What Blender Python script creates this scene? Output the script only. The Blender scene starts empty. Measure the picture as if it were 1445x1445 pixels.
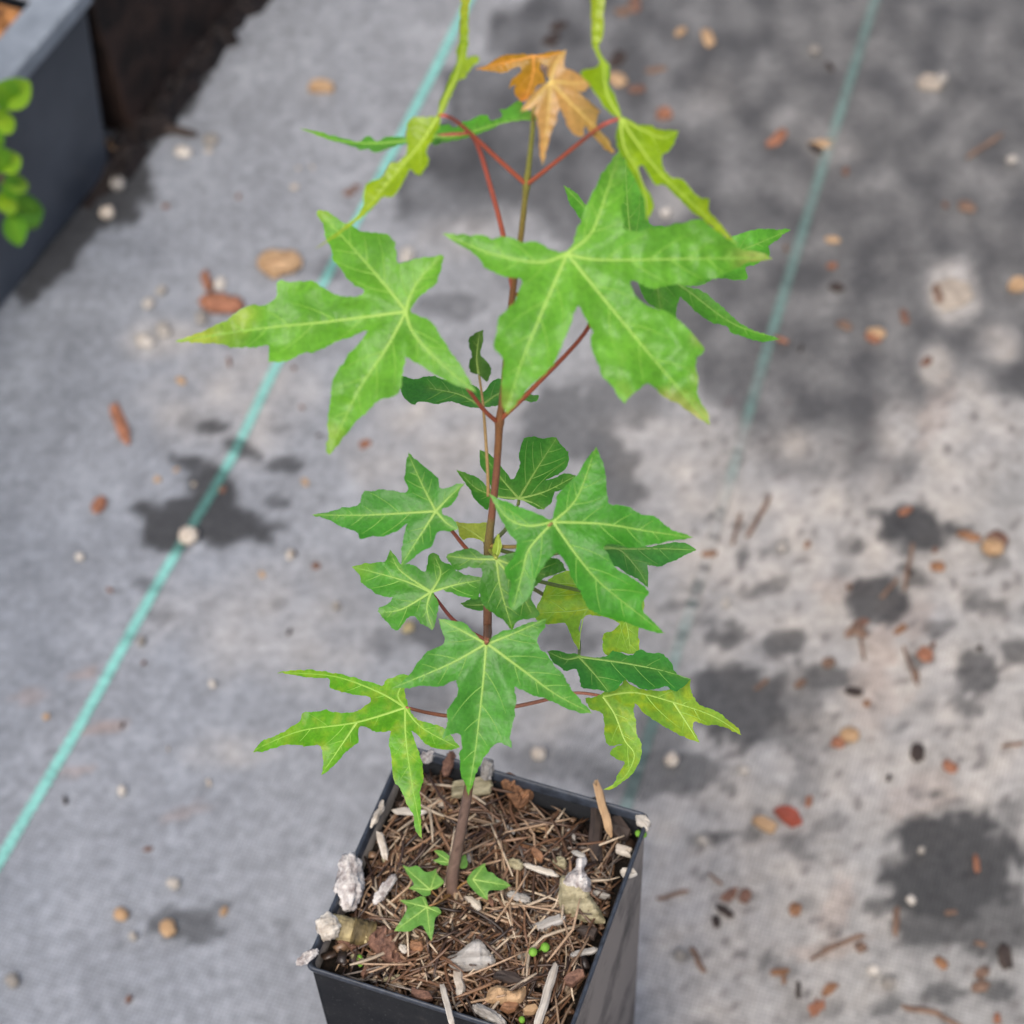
import bpy, bmesh, math, random
from mathutils import Vector, Matrix, noise
from mathutils.geometry import delaunay_2d_cdt

random.seed(7)
SC = bpy.context.scene
COL = SC.collection
V = Vector

# ------------------------------------------------------------------ camera
F_PX = 3200.0            # focal length in photo pixels (photo 1445 x 1445)
RIM_Z = 0.33             # pot rim height above the ground
CAM = V((0.0193, -0.4086, 0.7413 + RIM_Z))
PITCH, ROLL = 0.9035, -0.0560
_f = V((0, math.cos(PITCH), -math.sin(PITCH)))
_u = V((0, math.sin(PITCH), math.cos(PITCH)))
_r = V((1, 0, 0))
CR = _r * math.cos(ROLL) + _u * math.sin(ROLL)
CU = -_r * math.sin(ROLL) + _u * math.cos(ROLL)
CF = _f
cam_d = bpy.data.cameras.new('camera')
cam_o = bpy.data.objects.new('camera', cam_d)
COL.objects.link(cam_o)
m = Matrix((CR, CU, -CF)).transposed().to_4x4()
m.translation = CAM
cam_o.matrix_world = m
cam_d.sensor_width = 36
cam_d.lens = 36 * F_PX / 1445
cam_d.clip_start = 0.02
cam_d.clip_end = 200
cam_d.dof.use_dof = True
cam_d.dof.focus_distance = 0.77
cam_d.dof.aperture_fstop = 11.8
SC.camera = cam_o

# ------------------------------------------------------------------ world and sun (overcast day)
SUN_EL, SUN_AZ = 58.0, 200.0      # azimuth: degrees clockwise from +Y
w = bpy.data.worlds.new('World'); SC.world = w; w.use_nodes = True
nt = w.node_tree
sky = nt.nodes.new('ShaderNodeTexSky'); sky.sky_type = 'NISHITA'; sky.sun_disc = False
sky.sun_elevation = math.radians(SUN_EL); sky.sun_rotation = math.radians(SUN_AZ)
sky.air_density = 0.7; sky.dust_density = 4.0; sky.ozone_density = 1.0
bgn = nt.nodes['Background']; bgn.inputs['Strength'].default_value = 0.115
nt.links.new(sky.outputs[0], bgn.inputs[0])
sd = bpy.data.lights.new('sun', 'SUN'); so = bpy.data.objects.new('sun', sd); COL.objects.link(so)
sd.energy = 1.5; sd.angle = math.radians(32); sd.color = (1.0, 0.95, 0.88)
az, el = math.radians(SUN_AZ), math.radians(SUN_EL)
so.rotation_euler = V((math.sin(az) * math.cos(el), math.cos(az) * math.cos(el), math.sin(el))).to_track_quat('Z', 'Y').to_euler()
so.location = (0, 0, 3)
SC.view_settings.view_transform = 'Standard'; SC.view_settings.look = 'None'
SC.view_settings.exposure = 0.95; SC.view_settings.gamma = 1.0
SC.view_settings.use_curve_mapping = False

# ------------------------------------------------------------------ helpers
def ray(px, py):
    return CF + CR * ((px - 722.5) / F_PX) - CU * ((py - 722.5) / F_PX)
def at_z(px, py, z):
    d = ray(px, py); return CAM + d * ((z - CAM.z) / d.z)
def on_plane(px, py, p0, n):
    d = ray(px, py); return CAM + d * ((p0 - CAM).dot(n) / d.dot(n))
def mesh_obj(name, verts, faces, mat, parent=None, smooth=True, cols=None):
    me = bpy.data.meshes.new(name)
    me.from_pydata([tuple(v) for v in verts], [], faces)
    if cols is not None:
        a = me.color_attributes.new('Col', 'FLOAT_COLOR', 'POINT')
        flat = []
        for c in cols: flat += [c[0], c[1], c[2], 1.0]
        a.data.foreach_set('color', flat)
    if smooth: me.polygons.foreach_set('use_smooth', [True] * len(me.polygons))
    me.materials.append(mat); me.update()
    o = bpy.data.objects.new(name, me); COL.objects.link(o)
    if parent is not None: o.parent = parent
    return o
def tag(o, label=None, cat=None, group=None, kind=None):
    if label: o['label'] = label
    if cat: o['category'] = cat
    if group: o['group'] = group
    if kind: o['kind'] = kind
    return o
def empty(name, loc):
    o = bpy.data.objects.new(name, None); COL.objects.link(o); o.location = loc
    o.empty_display_size = 0.02
    return o
def local(parent, pts):
    return [p - parent.location for p in pts]
def lerp(a, b, t): return a + (b - a) * t
def mix3(a, b, t): return tuple(a[i] + (b[i] - a[i]) * t for i in range(3))
def nz(x, y, z=0.0): return noise.noise(V((x, y, z)))
def catmull(pts, n=6):
    out = []
    for i in range(len(pts) - 1):
        p0 = pts[max(i - 1, 0)]; p1 = pts[i]; p2 = pts[i + 1]; p3 = pts[min(i + 2, len(pts) - 1)]
        for k in range(n):
            t = k / n
            out.append(0.5 * ((2 * p1) + (p2 - p0) * t + (2 * p0 - 5 * p1 + 4 * p2 - p3) * t * t + (3 * p1 - p0 - 3 * p2 + p3) * t ** 3))
    out.append(pts[-1])
    return out
def tube(path, radii, sides=8, jitter=0.0, cap=True):
    vs, fs = [], []
    n = len(path); ref = V((0.3, 0.9, 0.2))
    for i, p in enumerate(path):
        t = (path[min(i + 1, n - 1)] - path[max(i - 1, 0)]).normalized()
        a = t.cross(ref)
        if a.length < 1e-4: a = t.cross(V((1, 0, 0)))
        a.normalize(); b = t.cross(a)
        for k in range(sides):
            an = 2 * math.pi * k / sides
            r = radii[i] * (1 + (jitter * nz(p.x * 900 + k * 3.1, p.y * 900, p.z * 700) if jitter else 0))
            vs.append(p + (a * math.cos(an) + b * math.sin(an)) * r)
    for i in range(n - 1):
        for k in range(sides):
            k2 = (k + 1) % sides
            fs.append((i * sides + k, i * sides + k2, (i + 1) * sides + k2, (i + 1) * sides + k))
    if cap:
        fs.append(tuple(range(sides))[::-1]); fs.append(tuple((n - 1) * sides + k for k in range(sides)))
    return vs, fs

# ------------------------------------------------------------------ materials
def new_mat(name):
    mt = bpy.data.materials.new(name); mt.use_nodes = True
    t = mt.node_tree; return mt, t, t.nodes['Principled BSDF']
def nd(t, typ, **kw):
    n = t.nodes.new(typ)
    for k, v in kw.items():
        if k in n.inputs: n.inputs[k].default_value = v
        else: setattr(n, k, v)
    return n
def mixrgb(t, a, b, fac, mode='MIX'):
    n = t.nodes.new('ShaderNodeMix'); n.data_type = 'RGBA'; n.blend_type = mode
    for s, v in ((0, fac), (6, a), (7, b)):
        if hasattr(v, 'links'): t.links.new(v, n.inputs[s])
        else: n.inputs[s].default_value = v if s == 0 else (*v, 1)
    return n.outputs[2]
def ramp(t, src, stops):
    n = t.nodes.new('ShaderNodeValToRGB')
    e = n.color_ramp.elements
    while len(e) < len(stops): e.new(0.5)
    for i, (p, c) in enumerate(stops):
        e[i].position = p; e[i].color = (*c, 1) if isinstance(c, tuple) else (c, c, c, 1)
    t.links.new(src, n.inputs[0]); return n.outputs[0]
def bump(t, bsdf, src, strength, dist):
    b = nd(t, 'ShaderNodeBump', Strength=strength, Distance=dist)
    t.links.new(src, b.inputs['Height']); t.links.new(b.outputs[0], bsdf.inputs['Normal']); return b

def mat_attr(name, rough=0.7, spec=0.3, nscale=900, namt=0.35, bstr=0.3, bdist=0.0004, stretch=None):
    """colour attribute broken up by fine grain"""
    mt, t, b = new_mat(name)
    at = nd(t, 'ShaderNodeVertexColor', layer_name='Col')
    tc = nd(t, 'ShaderNodeTexCoord'); src = tc.outputs['Object']
    ns = nd(t, 'ShaderNodeTexNoise', Scale=nscale, Detail=4.0, Roughness=0.65)
    if stretch:
        mp = nd(t, 'ShaderNodeMapping'); mp.inputs['Scale'].default_value = stretch
        t.links.new(src, mp.inputs[0]); src = mp.outputs[0]
    t.links.new(src, ns.inputs['Vector'])
    v = ramp(t, ns.outputs[0], [(0.3, 1 - namt), (0.7, 1 + namt * 0.6 if namt < 0.01 else 1.0)])
    t.links.new(mixrgb(t, at.outputs[0], v, 1.0, 'MULTIPLY'), b.inputs['Base Color'])
    b.inputs['Roughness'].default_value = rough
    b.inputs['Specular IOR Level'].default_value = spec
    bump(t, b, ns.outputs[0], bstr, bdist)
    return mt
def mat_plain(name, col, col2=None, rough=0.7, spec=0.3, nscale=400, bstr=0.4, bdist=0.0005, stretch=None):
    mt, t, b = new_mat(name)
    tc = nd(t, 'ShaderNodeTexCoord'); src = tc.outputs['Object']
    if stretch:
        mp = nd(t, 'ShaderNodeMapping'); mp.inputs['Scale'].default_value = stretch
        t.links.new(src, mp.inputs[0]); src = mp.outputs[0]
    ns = nd(t, 'ShaderNodeTexNoise', Scale=nscale, Detail=5.0, Roughness=0.65)
    t.links.new(src, ns.inputs['Vector'])
    c2 = col2 or tuple(c * 0.5 for c in col)
    t.links.new(ramp(t, ns.outputs[0], [(0.32, c2), (0.62, col)]), b.inputs['Base Color'])
    b.inputs['Roughness'].default_value = rough; b.inputs['Specular IOR Level'].default_value = spec
    bump(t, b, ns.outputs[0], bstr, bdist)
    return mt

def mat_leaf(name, translucency=0.34, rough=0.42):
    mt, t, b = new_mat(name)
    at = nd(t, 'ShaderNodeVertexColor', layer_name='Col')
    tc = nd(t, 'ShaderNodeTexCoord')
    n1 = nd(t, 'ShaderNodeTexNoise', Scale=70.0, Detail=4.0, Roughness=0.6)
    n2 = nd(t, 'ShaderNodeTexNoise', Scale=600.0, Detail=2.0, Roughness=0.6)
    vo = nd(t, 'ShaderNodeTexVoronoi', Scale=430.0, feature='DISTANCE_TO_EDGE')
    for n in (n1, n2, vo): t.links.new(tc.outputs['Object'], n.inputs['Vector'])
    c = mixrgb(t, at.outputs[0], ramp(t, n1.outputs[0], [(0.28, (0.62, 0.72, 0.55)), (0.72, (1.15, 1.08, 1.2))]), 1.0, 'MULTIPLY')
    c = mixrgb(t, c, ramp(t, n2.outputs[0], [(0.3, 0.86), (0.7, 1.08)]), 1.0, 'MULTIPLY')
    c = mixrgb(t, c, ramp(t, vo.outputs['Distance'], [(0.0, (1.22, 1.16, 1.15)), (0.12, (1.0, 1.0, 1.0))]), 0.55, 'MULTIPLY')
    t.links.new(c, b.inputs['Base Color'])
    b.inputs['Roughness'].default_value = rough; b.inputs['Specular IOR Level'].default_value = 0.35
    bm_ = bump(t, b, ramp(t, vo.outputs['Distance'], [(0.0, 0.0), (0.35, 1.0)]), 0.22, 0.0003)
    tr = nd(t, 'ShaderNodeBsdfTranslucent')
    c2 = mixrgb(t, c, (1.55, 1.35, 0.55), 1.0, 'MULTIPLY')
    t.links.new(c2, tr.inputs[0])
    mx = nd(t, 'ShaderNodeMixShader'); mx.inputs[0].default_value = translucency
    out = t.nodes['Material Output']
    t.links.new(b.outputs[0], mx.inputs[1]); t.links.new(tr.outputs[0], mx.inputs[2]); t.links.new(mx.outputs[0], out.inputs[0])
    return mt

M_LEAF = mat_leaf('leaf_green')
M_YOUNG = mat_leaf('leaf_young', 0.42, 0.3)
M_STEM = mat_attr('stem_bark', 0.55, 0.4, 1500, 0.35, 0.35, 0.0003)
M_VEIN = mat_attr('leaf_vein', 0.5, 0.3, 800, 0.1, 0.1, 0.0001)
M_NEEDLE = mat_attr('needle_litter', 0.42, 0.5, 1200, 0.4, 0.2, 0.0002)
M_SOIL = mat_plain('dark_compost', (0.014, 0.009, 0.006), (0.002, 0.0015, 0.001), 0.85, 0.2, 350, 0.9, 0.002)

# ------------------------------------------------------------------ ground: woven weed fabric
def gpx(px, py): return at_z(px, py, 0.0)
def wob(px, py, s, k=0.0): return nz(px / s, py / s, k)
# stains on the fabric, plus shade painted along the tub foot, in photo pixels: x, y, rx, ry, rot(deg), strength
WET_SHADE = [(290, 735, 100, 34, 8, 1), (232, 748, 40, 34, 0, 1), (300, 690, 36, 40, -25, 1), (300, 600, 30, 9, 0, .9), (345, 635, 38, 13, 22, .9),
       (404, 655, 30, 13, 0, .9), (272, 655, 34, 12, 20, .9), (388, 708, 22, 9, 5, .7), (360, 748, 50, 9, -6, .8), (395, 603, 20, 7, 0, .5),
       (262, 1305, 62, 26, 0, .75), (310, 1280, 26, 10, -15, .6), (205, 825, 18, 14, 0, .5), (228, 868, 14, 14, 0, .35),
       (160, 280, 56, 44, -35, 1), (178, 245, 40, 55, 0, 1), (90, 350, 110, 24, -50, 1), (240, 150, 120, 26, -52, 1),  # the strip along the tub face's foot is painted shade
       (1290, 745, 60, 34, 10, 1), (1240, 850, 44, 38, 30, .95), (1290, 815, 24, 14, 40, .8), (1045, 990, 70, 60, 10, .9), (1120, 1010, 40, 70, 0, .55), (950, 1090, 70, 34, 0, .7),
       (1030, 900, 22, 16, -20, .85), (1110, 905, 34, 18, -10, .85), (1165, 955, 40, 18, 5, .8), (1300, 930, 24, 16, -30, .8), (1380, 950, 36, 30, 20, .85),
       (1370, 1000, 26, 14, 0, .7), (1430, 918, 26, 20, 0, .8), (1345, 1225, 95, 90, 0, 1), (1400, 1300, 60, 60, 20, .8), (1310, 1310, 50, 34, 0, .85),
       (1255, 1235, 24, 16, 20, .85), (1240, 1280, 24, 14, 0, .7), (1330, 1402, 34, 14, 0, .8), (1405, 1400, 34, 13, 0, .8), (1390, 855, 30, 12, 10, .6),
       (1325, 885, 26, 12, -15, .6), (1150, 1065, 30, 60, 10, .35), (1060, 1180, 18, 14, 0, .6), (955, 855, 30, 10, -10, .5), (1080, 830, 40, 12, -15, .6), (1430, 1165, 20, 14, 0, .5),
       (930, 1040, 40, 60, 0, .5), (770, 1075, 90, 22, 10, .4), (870, 1105, 60, 26, 10, .6), (640, 905, 70, 34, 20, .75), (690, 930, 70, 30, 0, .6), (600, 985, 44, 30, 0, .5), (800, 900, 50, 26, 15, .6),
       (870, 690, 46, 26, 20, .65), (860, 640, 50, 34, 30, .7), (800, 600, 70, 60, 0, .6), (880, 560, 60, 40, 0, .5), (660, 250, 110, 70, -20, .55), (640, 430, 50, 22, 0, .5), (760, 380, 60, 30, 0, .3), (540, 905, 24, 26, 20, .4), (470, 380, 26, 20, 0, .5)]
# the part of the fabric that is damp all over: polygon upper right
DAMP = [(690, 60), (760, -60), (1600, -60), (1600, 520), (1440, 560), (1290, 560), (1300, 640), (1230, 730), (1110, 690), (1030, 620), (1000, 560), (900, 480), (760, 300), (620, 260), (560, 300), (600, 180)]
DUST = [(1180, 820, 330, 190, 20, .8), (1300, 1050, 260, 170, 0, .75), (1050, 1280, 190, 210, 0, .7), (1350, 610, 130, 80, 0, .7), (1410, 480, 40, 30, 0, .7), (1320, 520, 26, 50, 10, .7),
        (1345, 420, 38, 55, -20, .95), (1300, 700, 110, 50, -10, .7), (620, 620, 120, 110, 0, .5), (960, 640, 110, 60, 10, .55), (1000, 760, 90, 80, 0, .6), (370, 880, 160, 90, 0, .3), (720, 1010, 130, 60, 0, .45),
        (330, 560, 130, 90, -30, .4), (1150, 190, 80, 26, 20, .25), (1010, 140, 60, 40, 0, .25), (230, 480, 60, 40, 0, .4), (330, 1060, 70, 30, 0, .3), (930, 280, 40, 34, 0, .4), (660, 330, 80, 40, 0, .3), (900, 600, 60, 30, 0, .4)]
RUST = [(120, 955, 26, 8, -15, .6), (145, 1030, 34, 9, -12, .7), (105, 1090, 30, 7, -10, .55), (260, 1150, 40, 9, -20, .4), (40, 985, 30, 10, 0, .4), (1240, 930, 24, 60, 20, .5), (1230, 980, 40, 60, 0, .3), (1180, 1280, 20, 50, 15, .4),
        (1280, 870, 40, 30, 0, .35), (1320, 580, 20, 50, 20, .3), (1190, 830, 40, 20, 0, .3), (1300, 1120, 60, 30, -20, .3), (1170, 1340, 60, 14, -10, .4)]
_rw = random.Random(4)
for _ in range(60):
    _x, _y = _rw.uniform(960, 1470), _rw.uniform(700, 1470)
    WET_SHADE.append((_x, _y, _rw.uniform(7, 26), _rw.uniform(5, 15), _rw.uniform(-40, 40), _rw.uniform(.35, .85)))
for _ in range(26):
    WET_SHADE.append((_rw.uniform(20, 520), _rw.uniform(450, 1440), _rw.uniform(5, 16), _rw.uniform(4, 9), _rw.uniform(-40, 40), _rw.uniform(.15, .45)))
def blob(px, py, lst, wa=0.33, ws=28.0):
    v = 0.0
    for (x, y, rx, ry, ro, s) in lst:
        dx, dy = px - x, py - y
        if abs(dx) > 1.7 * max(rx, ry) + 10 or abs(dy) > 1.7 * max(rx, ry) + 10: continue
        a = math.radians(ro); u = (dx * math.cos(a) + dy * math.sin(a)) / rx; w_ = (-dx * math.sin(a) + dy * math.cos(a)) / ry
        d = math.sqrt(u * u + w_ * w_) + wa * wob(px, py, ws, x * 0.01) + wa * 0.6 * wob(px, py, ws * 0.4, y * 0.01)
        v = max(v, s * min(1, max(0, (1.08 - d) / 0.22)))
    return v
def soft(px, py, lst):
    v = 0.0
    for (x, y, rx, ry, ro, s) in lst:
        dx, dy = px - x, py - y
        a = math.radians(ro); u = (dx * math.cos(a) + dy * math.sin(a)) / rx; w_ = (-dx * math.sin(a) + dy * math.cos(a)) / ry
        d = math.sqrt(u * u + w_ * w_) + 0.4 * wob(px, py, 60, x * 0.01)
        v = max(v, s * min(1, max(0, 1.15 - d) / 0.6))
    return v
def inpoly(x, y, P):
    c = False; n = len(P); j = n - 1
    for i in range(n):
        if (P[i][1] > y) != (P[j][1] > y) and x < (P[j][0] - P[i][0]) * (y - P[i][1]) / (P[j][1] - P[i][1]) + P[i][0]: c = not c
        j = i
    return c
def segd(x, y, a, b):
    dx, dy = b[0] - a[0], b[1] - a[1]; L = dx * dx + dy * dy
    t = max(0, min(1, ((x - a[0]) * dx + (y - a[1]) * dy) / L)) if L else 0
    return math.hypot(x - a[0] - t * dx, y - a[1] - t * dy)
def polyd(x, y, P): return min(segd(x, y, P[i], P[(i + 1) % len(P)]) for i in range(len(P)))
def to_px(p):
    d = p - CAM; z = d.dot(CF)
    return 722.5 + F_PX * d.dot(CR) / z, 722.5 - F_PX * d.dot(CU) / z
def ground_colour(px, py):
    wet = blob(px, py, WET_SHADE)  # wet stains together with the shade painted by the tub
    ju = 40 * wob(px, py, 70, 5) + 16 * wob(px, py, 24, 6)
    ins = inpoly(px + ju, py + ju, DAMP)
    dd = polyd(px + ju, py + ju, DAMP)
    damp = min(1, max(0, 0.5 + (dd if ins else -dd) / 26.0))
    damp *= 0.86 + 0.5 * wob(px, py, 46, 9)
    dust = soft(px, py, DUST); rust = blob(px, py, RUST, 0.5, 20) * 0.75
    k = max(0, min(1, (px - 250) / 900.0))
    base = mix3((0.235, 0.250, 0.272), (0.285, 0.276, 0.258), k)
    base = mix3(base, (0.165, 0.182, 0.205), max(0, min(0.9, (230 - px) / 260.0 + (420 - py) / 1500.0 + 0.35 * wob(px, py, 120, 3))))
    sandc = mix3((0.49, 0.440, 0.375), (0.40, 0.375, 0.345), 0.5 + wob(px, py, 50, 2))
    c = mix3(base, sandc, max(0, min(1, dust * (0.75 + 0.6 * wob(px, py, 38, 4)))))
    sp = 0.5 * wob(px, py, 13, 11) + 0.5 * wob(px, py, 30, 12)
    c = tuple(v * (1 + 0.34 * sp) for v in c)
    c = mix3(c, (0.33, 0.17, 0.09), rust * 0.6)
    c = mix3(c, (0.050, 0.049, 0.049), max(0, min(0.9, damp * 0.84 - dust * 0.7)))
    # sparse dark litter crumbs on the sandy right part
    cr = wob(px, py, 17, 21) + 0.5 * wob(px, py, 9, 22)
    if px > 960 and py > 560: c = mix3(c, (0.10, 0.085, 0.08), max(0, min(0.7, (cr - 0.36) * 4)))
    c = mix3(c, (0.027, 0.027, 0.027), wet * 0.90)
    return c
M_GROUND, t, b = new_mat('woven_fabric')
at_ = nd(t, 'ShaderNodeVertexColor', layer_name='Col')
tc = nd(t, 'ShaderNodeTexCoord')
mp = nd(t, 'ShaderNodeMapping'); mp.inputs['Rotation'].default_value = (0, 0, math.radians(20.3))
t.links.new(tc.outputs['Object'], mp.inputs[0])
wx = nd(t, 'ShaderNodeTexWave', Scale=140.0, wave_type='BANDS', bands_direction='X'); wy = nd(t, 'ShaderNodeTexWave', Scale=140.0, wave_type='BANDS', bands_direction='Y')
for n in (wx, wy): n.inputs['Distortion'].default_value = 0.6; t.links.new(mp.outputs[0], n.inputs[0])
wm = nd(t, 'ShaderNodeMath', operation='MULTIPLY'); t.links.new(wx.outputs['Fac'], wm.inputs[0]); t.links.new(wy.outputs['Fac'], wm.inputs[1])
nf = nd(t, 'ShaderNodeTexNoise', Scale=160.0, Detail=6.0, Roughness=0.7); t.links.new(tc.outputs['Object'], nf.inputs['Vector'])
nl = nd(t, 'ShaderNodeTexNoise', Scale=18.0, Detail=5.0, Roughness=0.65); t.links.new(tc.outputs['Object'], nl.inputs['Vector'])
c = mixrgb(t, at_.outputs[0], ramp(t, wm.outputs[0], [(0.0, 0.66), (0.35, 1.06)]), 0.8, 'MULTIPLY')
c = mixrgb(t, c, ramp(t, nf.outputs[0], [(0.3, 0.7), (0.68, 1.22)]), 1.0, 'MULTIPLY')
c = mixrgb(t, c, ramp(t, nl.outputs[0], [(0.3, 0.82), (0.7, 1.14)]), 1.0, 'MULTIPLY')
t.links.new(c, b.inputs['Base Color']); b.inputs['Roughness'].default_value = 0.62; b.inputs['Specular IOR Level'].default_value = 0.35
bump(t, b, wm.outputs[0], 0.5, 0.0008)

def ground_z(x, y): return 0.0025 * nz(x * 5, y * 5, 1.7) + 0.0008 * nz(x * 22, y * 22, 4.2)
def build_ground():
    x0, x1, y0, y1 = -0.52, 0.62, -0.52, 1.05
    st = 0.0042
    nx, ny = int((x1 - x0) / st), int((y1 - y0) / st)
    xs = [-3.0, -1.2] + [x0 + i * st for i in range(nx + 1)] + [1.3, 3.0]
    ys = [-3.0, -1.2] + [y0 + i * st for i in range(ny + 1)] + [1.7, 4.0]
    vs, cs, fs = [], [], []
    W_ = len(xs)
    for y in ys:
        for x in xs:
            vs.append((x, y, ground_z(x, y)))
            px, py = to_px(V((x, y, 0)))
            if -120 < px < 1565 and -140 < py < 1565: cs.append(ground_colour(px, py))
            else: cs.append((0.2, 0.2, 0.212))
    for j in range(len(ys) - 1):
        for i in range(W_ - 1): fs.append((j * W_ + i, j * W_ + i + 1, (j + 1) * W_ + i + 1, (j + 1) * W_ + i))
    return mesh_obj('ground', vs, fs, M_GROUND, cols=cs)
GROUND = tag(build_ground(), 'grey woven weed fabric with wet patches and dust', 'ground', kind='structure')

# marker stripes woven into the fabric
def stripe(pts, w_mm, col, weave):
    P = catmull([gpx(*p) for p in pts], 60)
    vs, cs, fs = [], [], []
    for i, p in enumerate(P):
        tv = (P[min(i + 1, len(P) - 1)] - P[max(i - 1, 0)]).normalized(); sv = V((-tv.y, tv.x, 0))
        px, py = to_px(p)
        wet = blob(px, py, WET_SHADE)
        fade = 0.5 + 0.5 * wob(px, py, 40, 8)
        for k in (-1, -0.34, 0.34, 1):
            q = p + sv * (w_mm / 2000.0) * (k + 0.22 * math.sin(i * 1.9 + k) + 0.18 * nz(i * 0.7, k * 3))
            vs.append(V((q.x, q.y, ground_z(q.x, q.y) + 0.0011)))
            cc = mix3(col, ground_colour(px, py), max(0, min(.96, weave * (0.55 + fade) + (1.5 * weave * soft(px, py, DUST)) + 0.25 * nz(i * 0.9, k * 5, 3))))
            cs.append(mix3(cc, tuple(v * 0.22 for v in col), wet * 0.85))
    for i in range(len(P) - 1):
        for k in range(3): fs.append((i * 4 + k, i * 4 + k + 1, i * 4 + k + 5, i * 4 + k + 4))
    return mesh_obj('marker_stripe', vs, fs, M_STRIPE, GROUND, cols=cs)
M_STRIPE = mat_attr('stripe_yarn', 0.55, 0.35, 260, 0.45, 0.3, 0.0005)
stripe([(-60, 1320), (5, 1208), (120, 1015), (220, 832), (270, 745), (330, 640), (392, 512), (465, 385), (548, 230), (605, 118), (662, 0), (700, -90)], 6.0, (0.21, 0.53, 0.46), 0.10)
stripe([(870, 1180), (892, 1112), (915, 1040), (962, 900), (1018, 720), (1078, 510), (1150, 270), (1195, 130), (1235, 0), (1262, -90)], 6.5, (0.15, 0.27, 0.23), 0.48)

# ------------------------------------------------------------------ plant pot
YAW = -0.3856
PX_, PY_ = V((math.cos(YAW), math.sin(YAW), 0)), V((-math.sin(YAW), math.cos(YAW), 0))
def pot_pt(u, v, z): return PX_ * u + PY_ * v + V((0, 0, z))
def rsq(h, r, n=5):
    out = []
    for cx, cy, a0 in ((1, 1, 0), (-1, 1, 90), (-1, -1, 180), (1, -1, 270)):
        for k in range(n + 1):
            a = math.radians(a0 + 90 * k / n)
            out.append((cx * (h - r) + r * math.cos(a), cy * (h - r) + r * math.sin(a)))
    return out
M_POT, t, b = new_mat('black_pot_plastic')
tc = nd(t, 'ShaderNodeTexCoord')
ns = nd(t, 'ShaderNodeTexNoise', Scale=60.0, Detail=6.0, Roughness=0.7); t.links.new(tc.outputs['Object'], ns.inputs['Vector'])
n2 = nd(t, 'ShaderNodeTexNoise', Scale=900.0, Detail=3.0, Roughness=0.7); t.links.new(tc.outputs['Object'], n2.inputs['Vector'])
c = ramp(t, ns.outputs[0], [(0.35, (0.004, 0.005, 0.007)), (0.62, (0.010, 0.011, 0.013)), (0.85, (0.05, 0.045, 0.042))])
c = mixrgb(t, c, ramp(t, n2.outputs[0], [(0.62, (0, 0, 0)), (0.72, (0.10, 0.10, 0.10))]), 0.35, 'ADD')
# patchy paler grey-brown on the one side of the pot that faces right
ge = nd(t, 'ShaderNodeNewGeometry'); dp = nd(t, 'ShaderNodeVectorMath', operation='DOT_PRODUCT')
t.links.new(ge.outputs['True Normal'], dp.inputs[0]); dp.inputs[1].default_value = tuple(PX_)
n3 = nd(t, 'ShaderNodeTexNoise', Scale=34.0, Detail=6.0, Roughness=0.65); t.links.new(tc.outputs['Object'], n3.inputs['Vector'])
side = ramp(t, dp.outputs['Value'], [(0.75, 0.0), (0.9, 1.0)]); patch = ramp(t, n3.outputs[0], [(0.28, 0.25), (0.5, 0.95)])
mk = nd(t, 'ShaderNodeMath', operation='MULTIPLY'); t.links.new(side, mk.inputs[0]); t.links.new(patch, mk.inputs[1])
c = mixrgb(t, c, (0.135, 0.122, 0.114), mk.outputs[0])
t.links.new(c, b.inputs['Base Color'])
t.links.new(ramp(t, ns.outputs[0], [(0.3, 0.6), (0.7, 0.8)]), b.inputs['Roughness'])
b.inputs['Specular IOR Level'].default_value = 0.14
bump(t, b, n2.outputs[0], 0.12, 0.0004)
M_RIM = mat_plain('worn_pot_rim', (0.035, 0.043, 0.058), (0.012, 0.015, 0.02), 0.42, 0.45, 260, .15, .0003)
def loft(name, prof, mat, parent, r=0.006):
    vs, fs = [], []
    for (h, z) in prof: vs += [pot_pt(u, v, z) for u, v in rsq(h, min(r, h * 0.3))]
    n = len(rsq(1, .1))
    for i in range(len(prof) - 1):
        for k in range(n): fs.append((i * n + k, i * n + (k + 1) % n, (i + 1) * n + (k + 1) % n, (i + 1) * n + k))
    return mesh_obj(name, vs, fs, mat, parent)
POT = empty('plant_pot', (0, 0, 0.0))
tag(POT, 'tall square black plastic nursery pot holding the maple sapling', 'plant pot')
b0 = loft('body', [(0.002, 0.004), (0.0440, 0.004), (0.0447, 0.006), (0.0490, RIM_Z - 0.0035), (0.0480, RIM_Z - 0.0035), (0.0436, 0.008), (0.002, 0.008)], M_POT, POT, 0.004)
loft('rim', [(0.0478, RIM_Z - 0.0042), (0.0493, RIM_Z - 0.0040), (0.0499, RIM_Z - 0.0022), (0.0500, RIM_Z - 0.0006), (0.0495, RIM_Z), (0.0489, RIM_Z - 0.0002), (0.0484, RIM_Z - 0.0012), (0.0478, RIM_Z - 0.0042)], M_RIM, POT, 0.0035)
for s in (-1, 1):   # small foot ridges under the pot
    for q in (-1, 1):
        p = [pot_pt(s * 0.03, q * 0.03, 0.0), pot_pt(s * 0.03, q * 0.03, 0.0045)]
        vs, fs = tube(p, [0.005, 0.006], 10); mesh_obj('foot', vs, fs, M_POT, POT)

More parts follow.
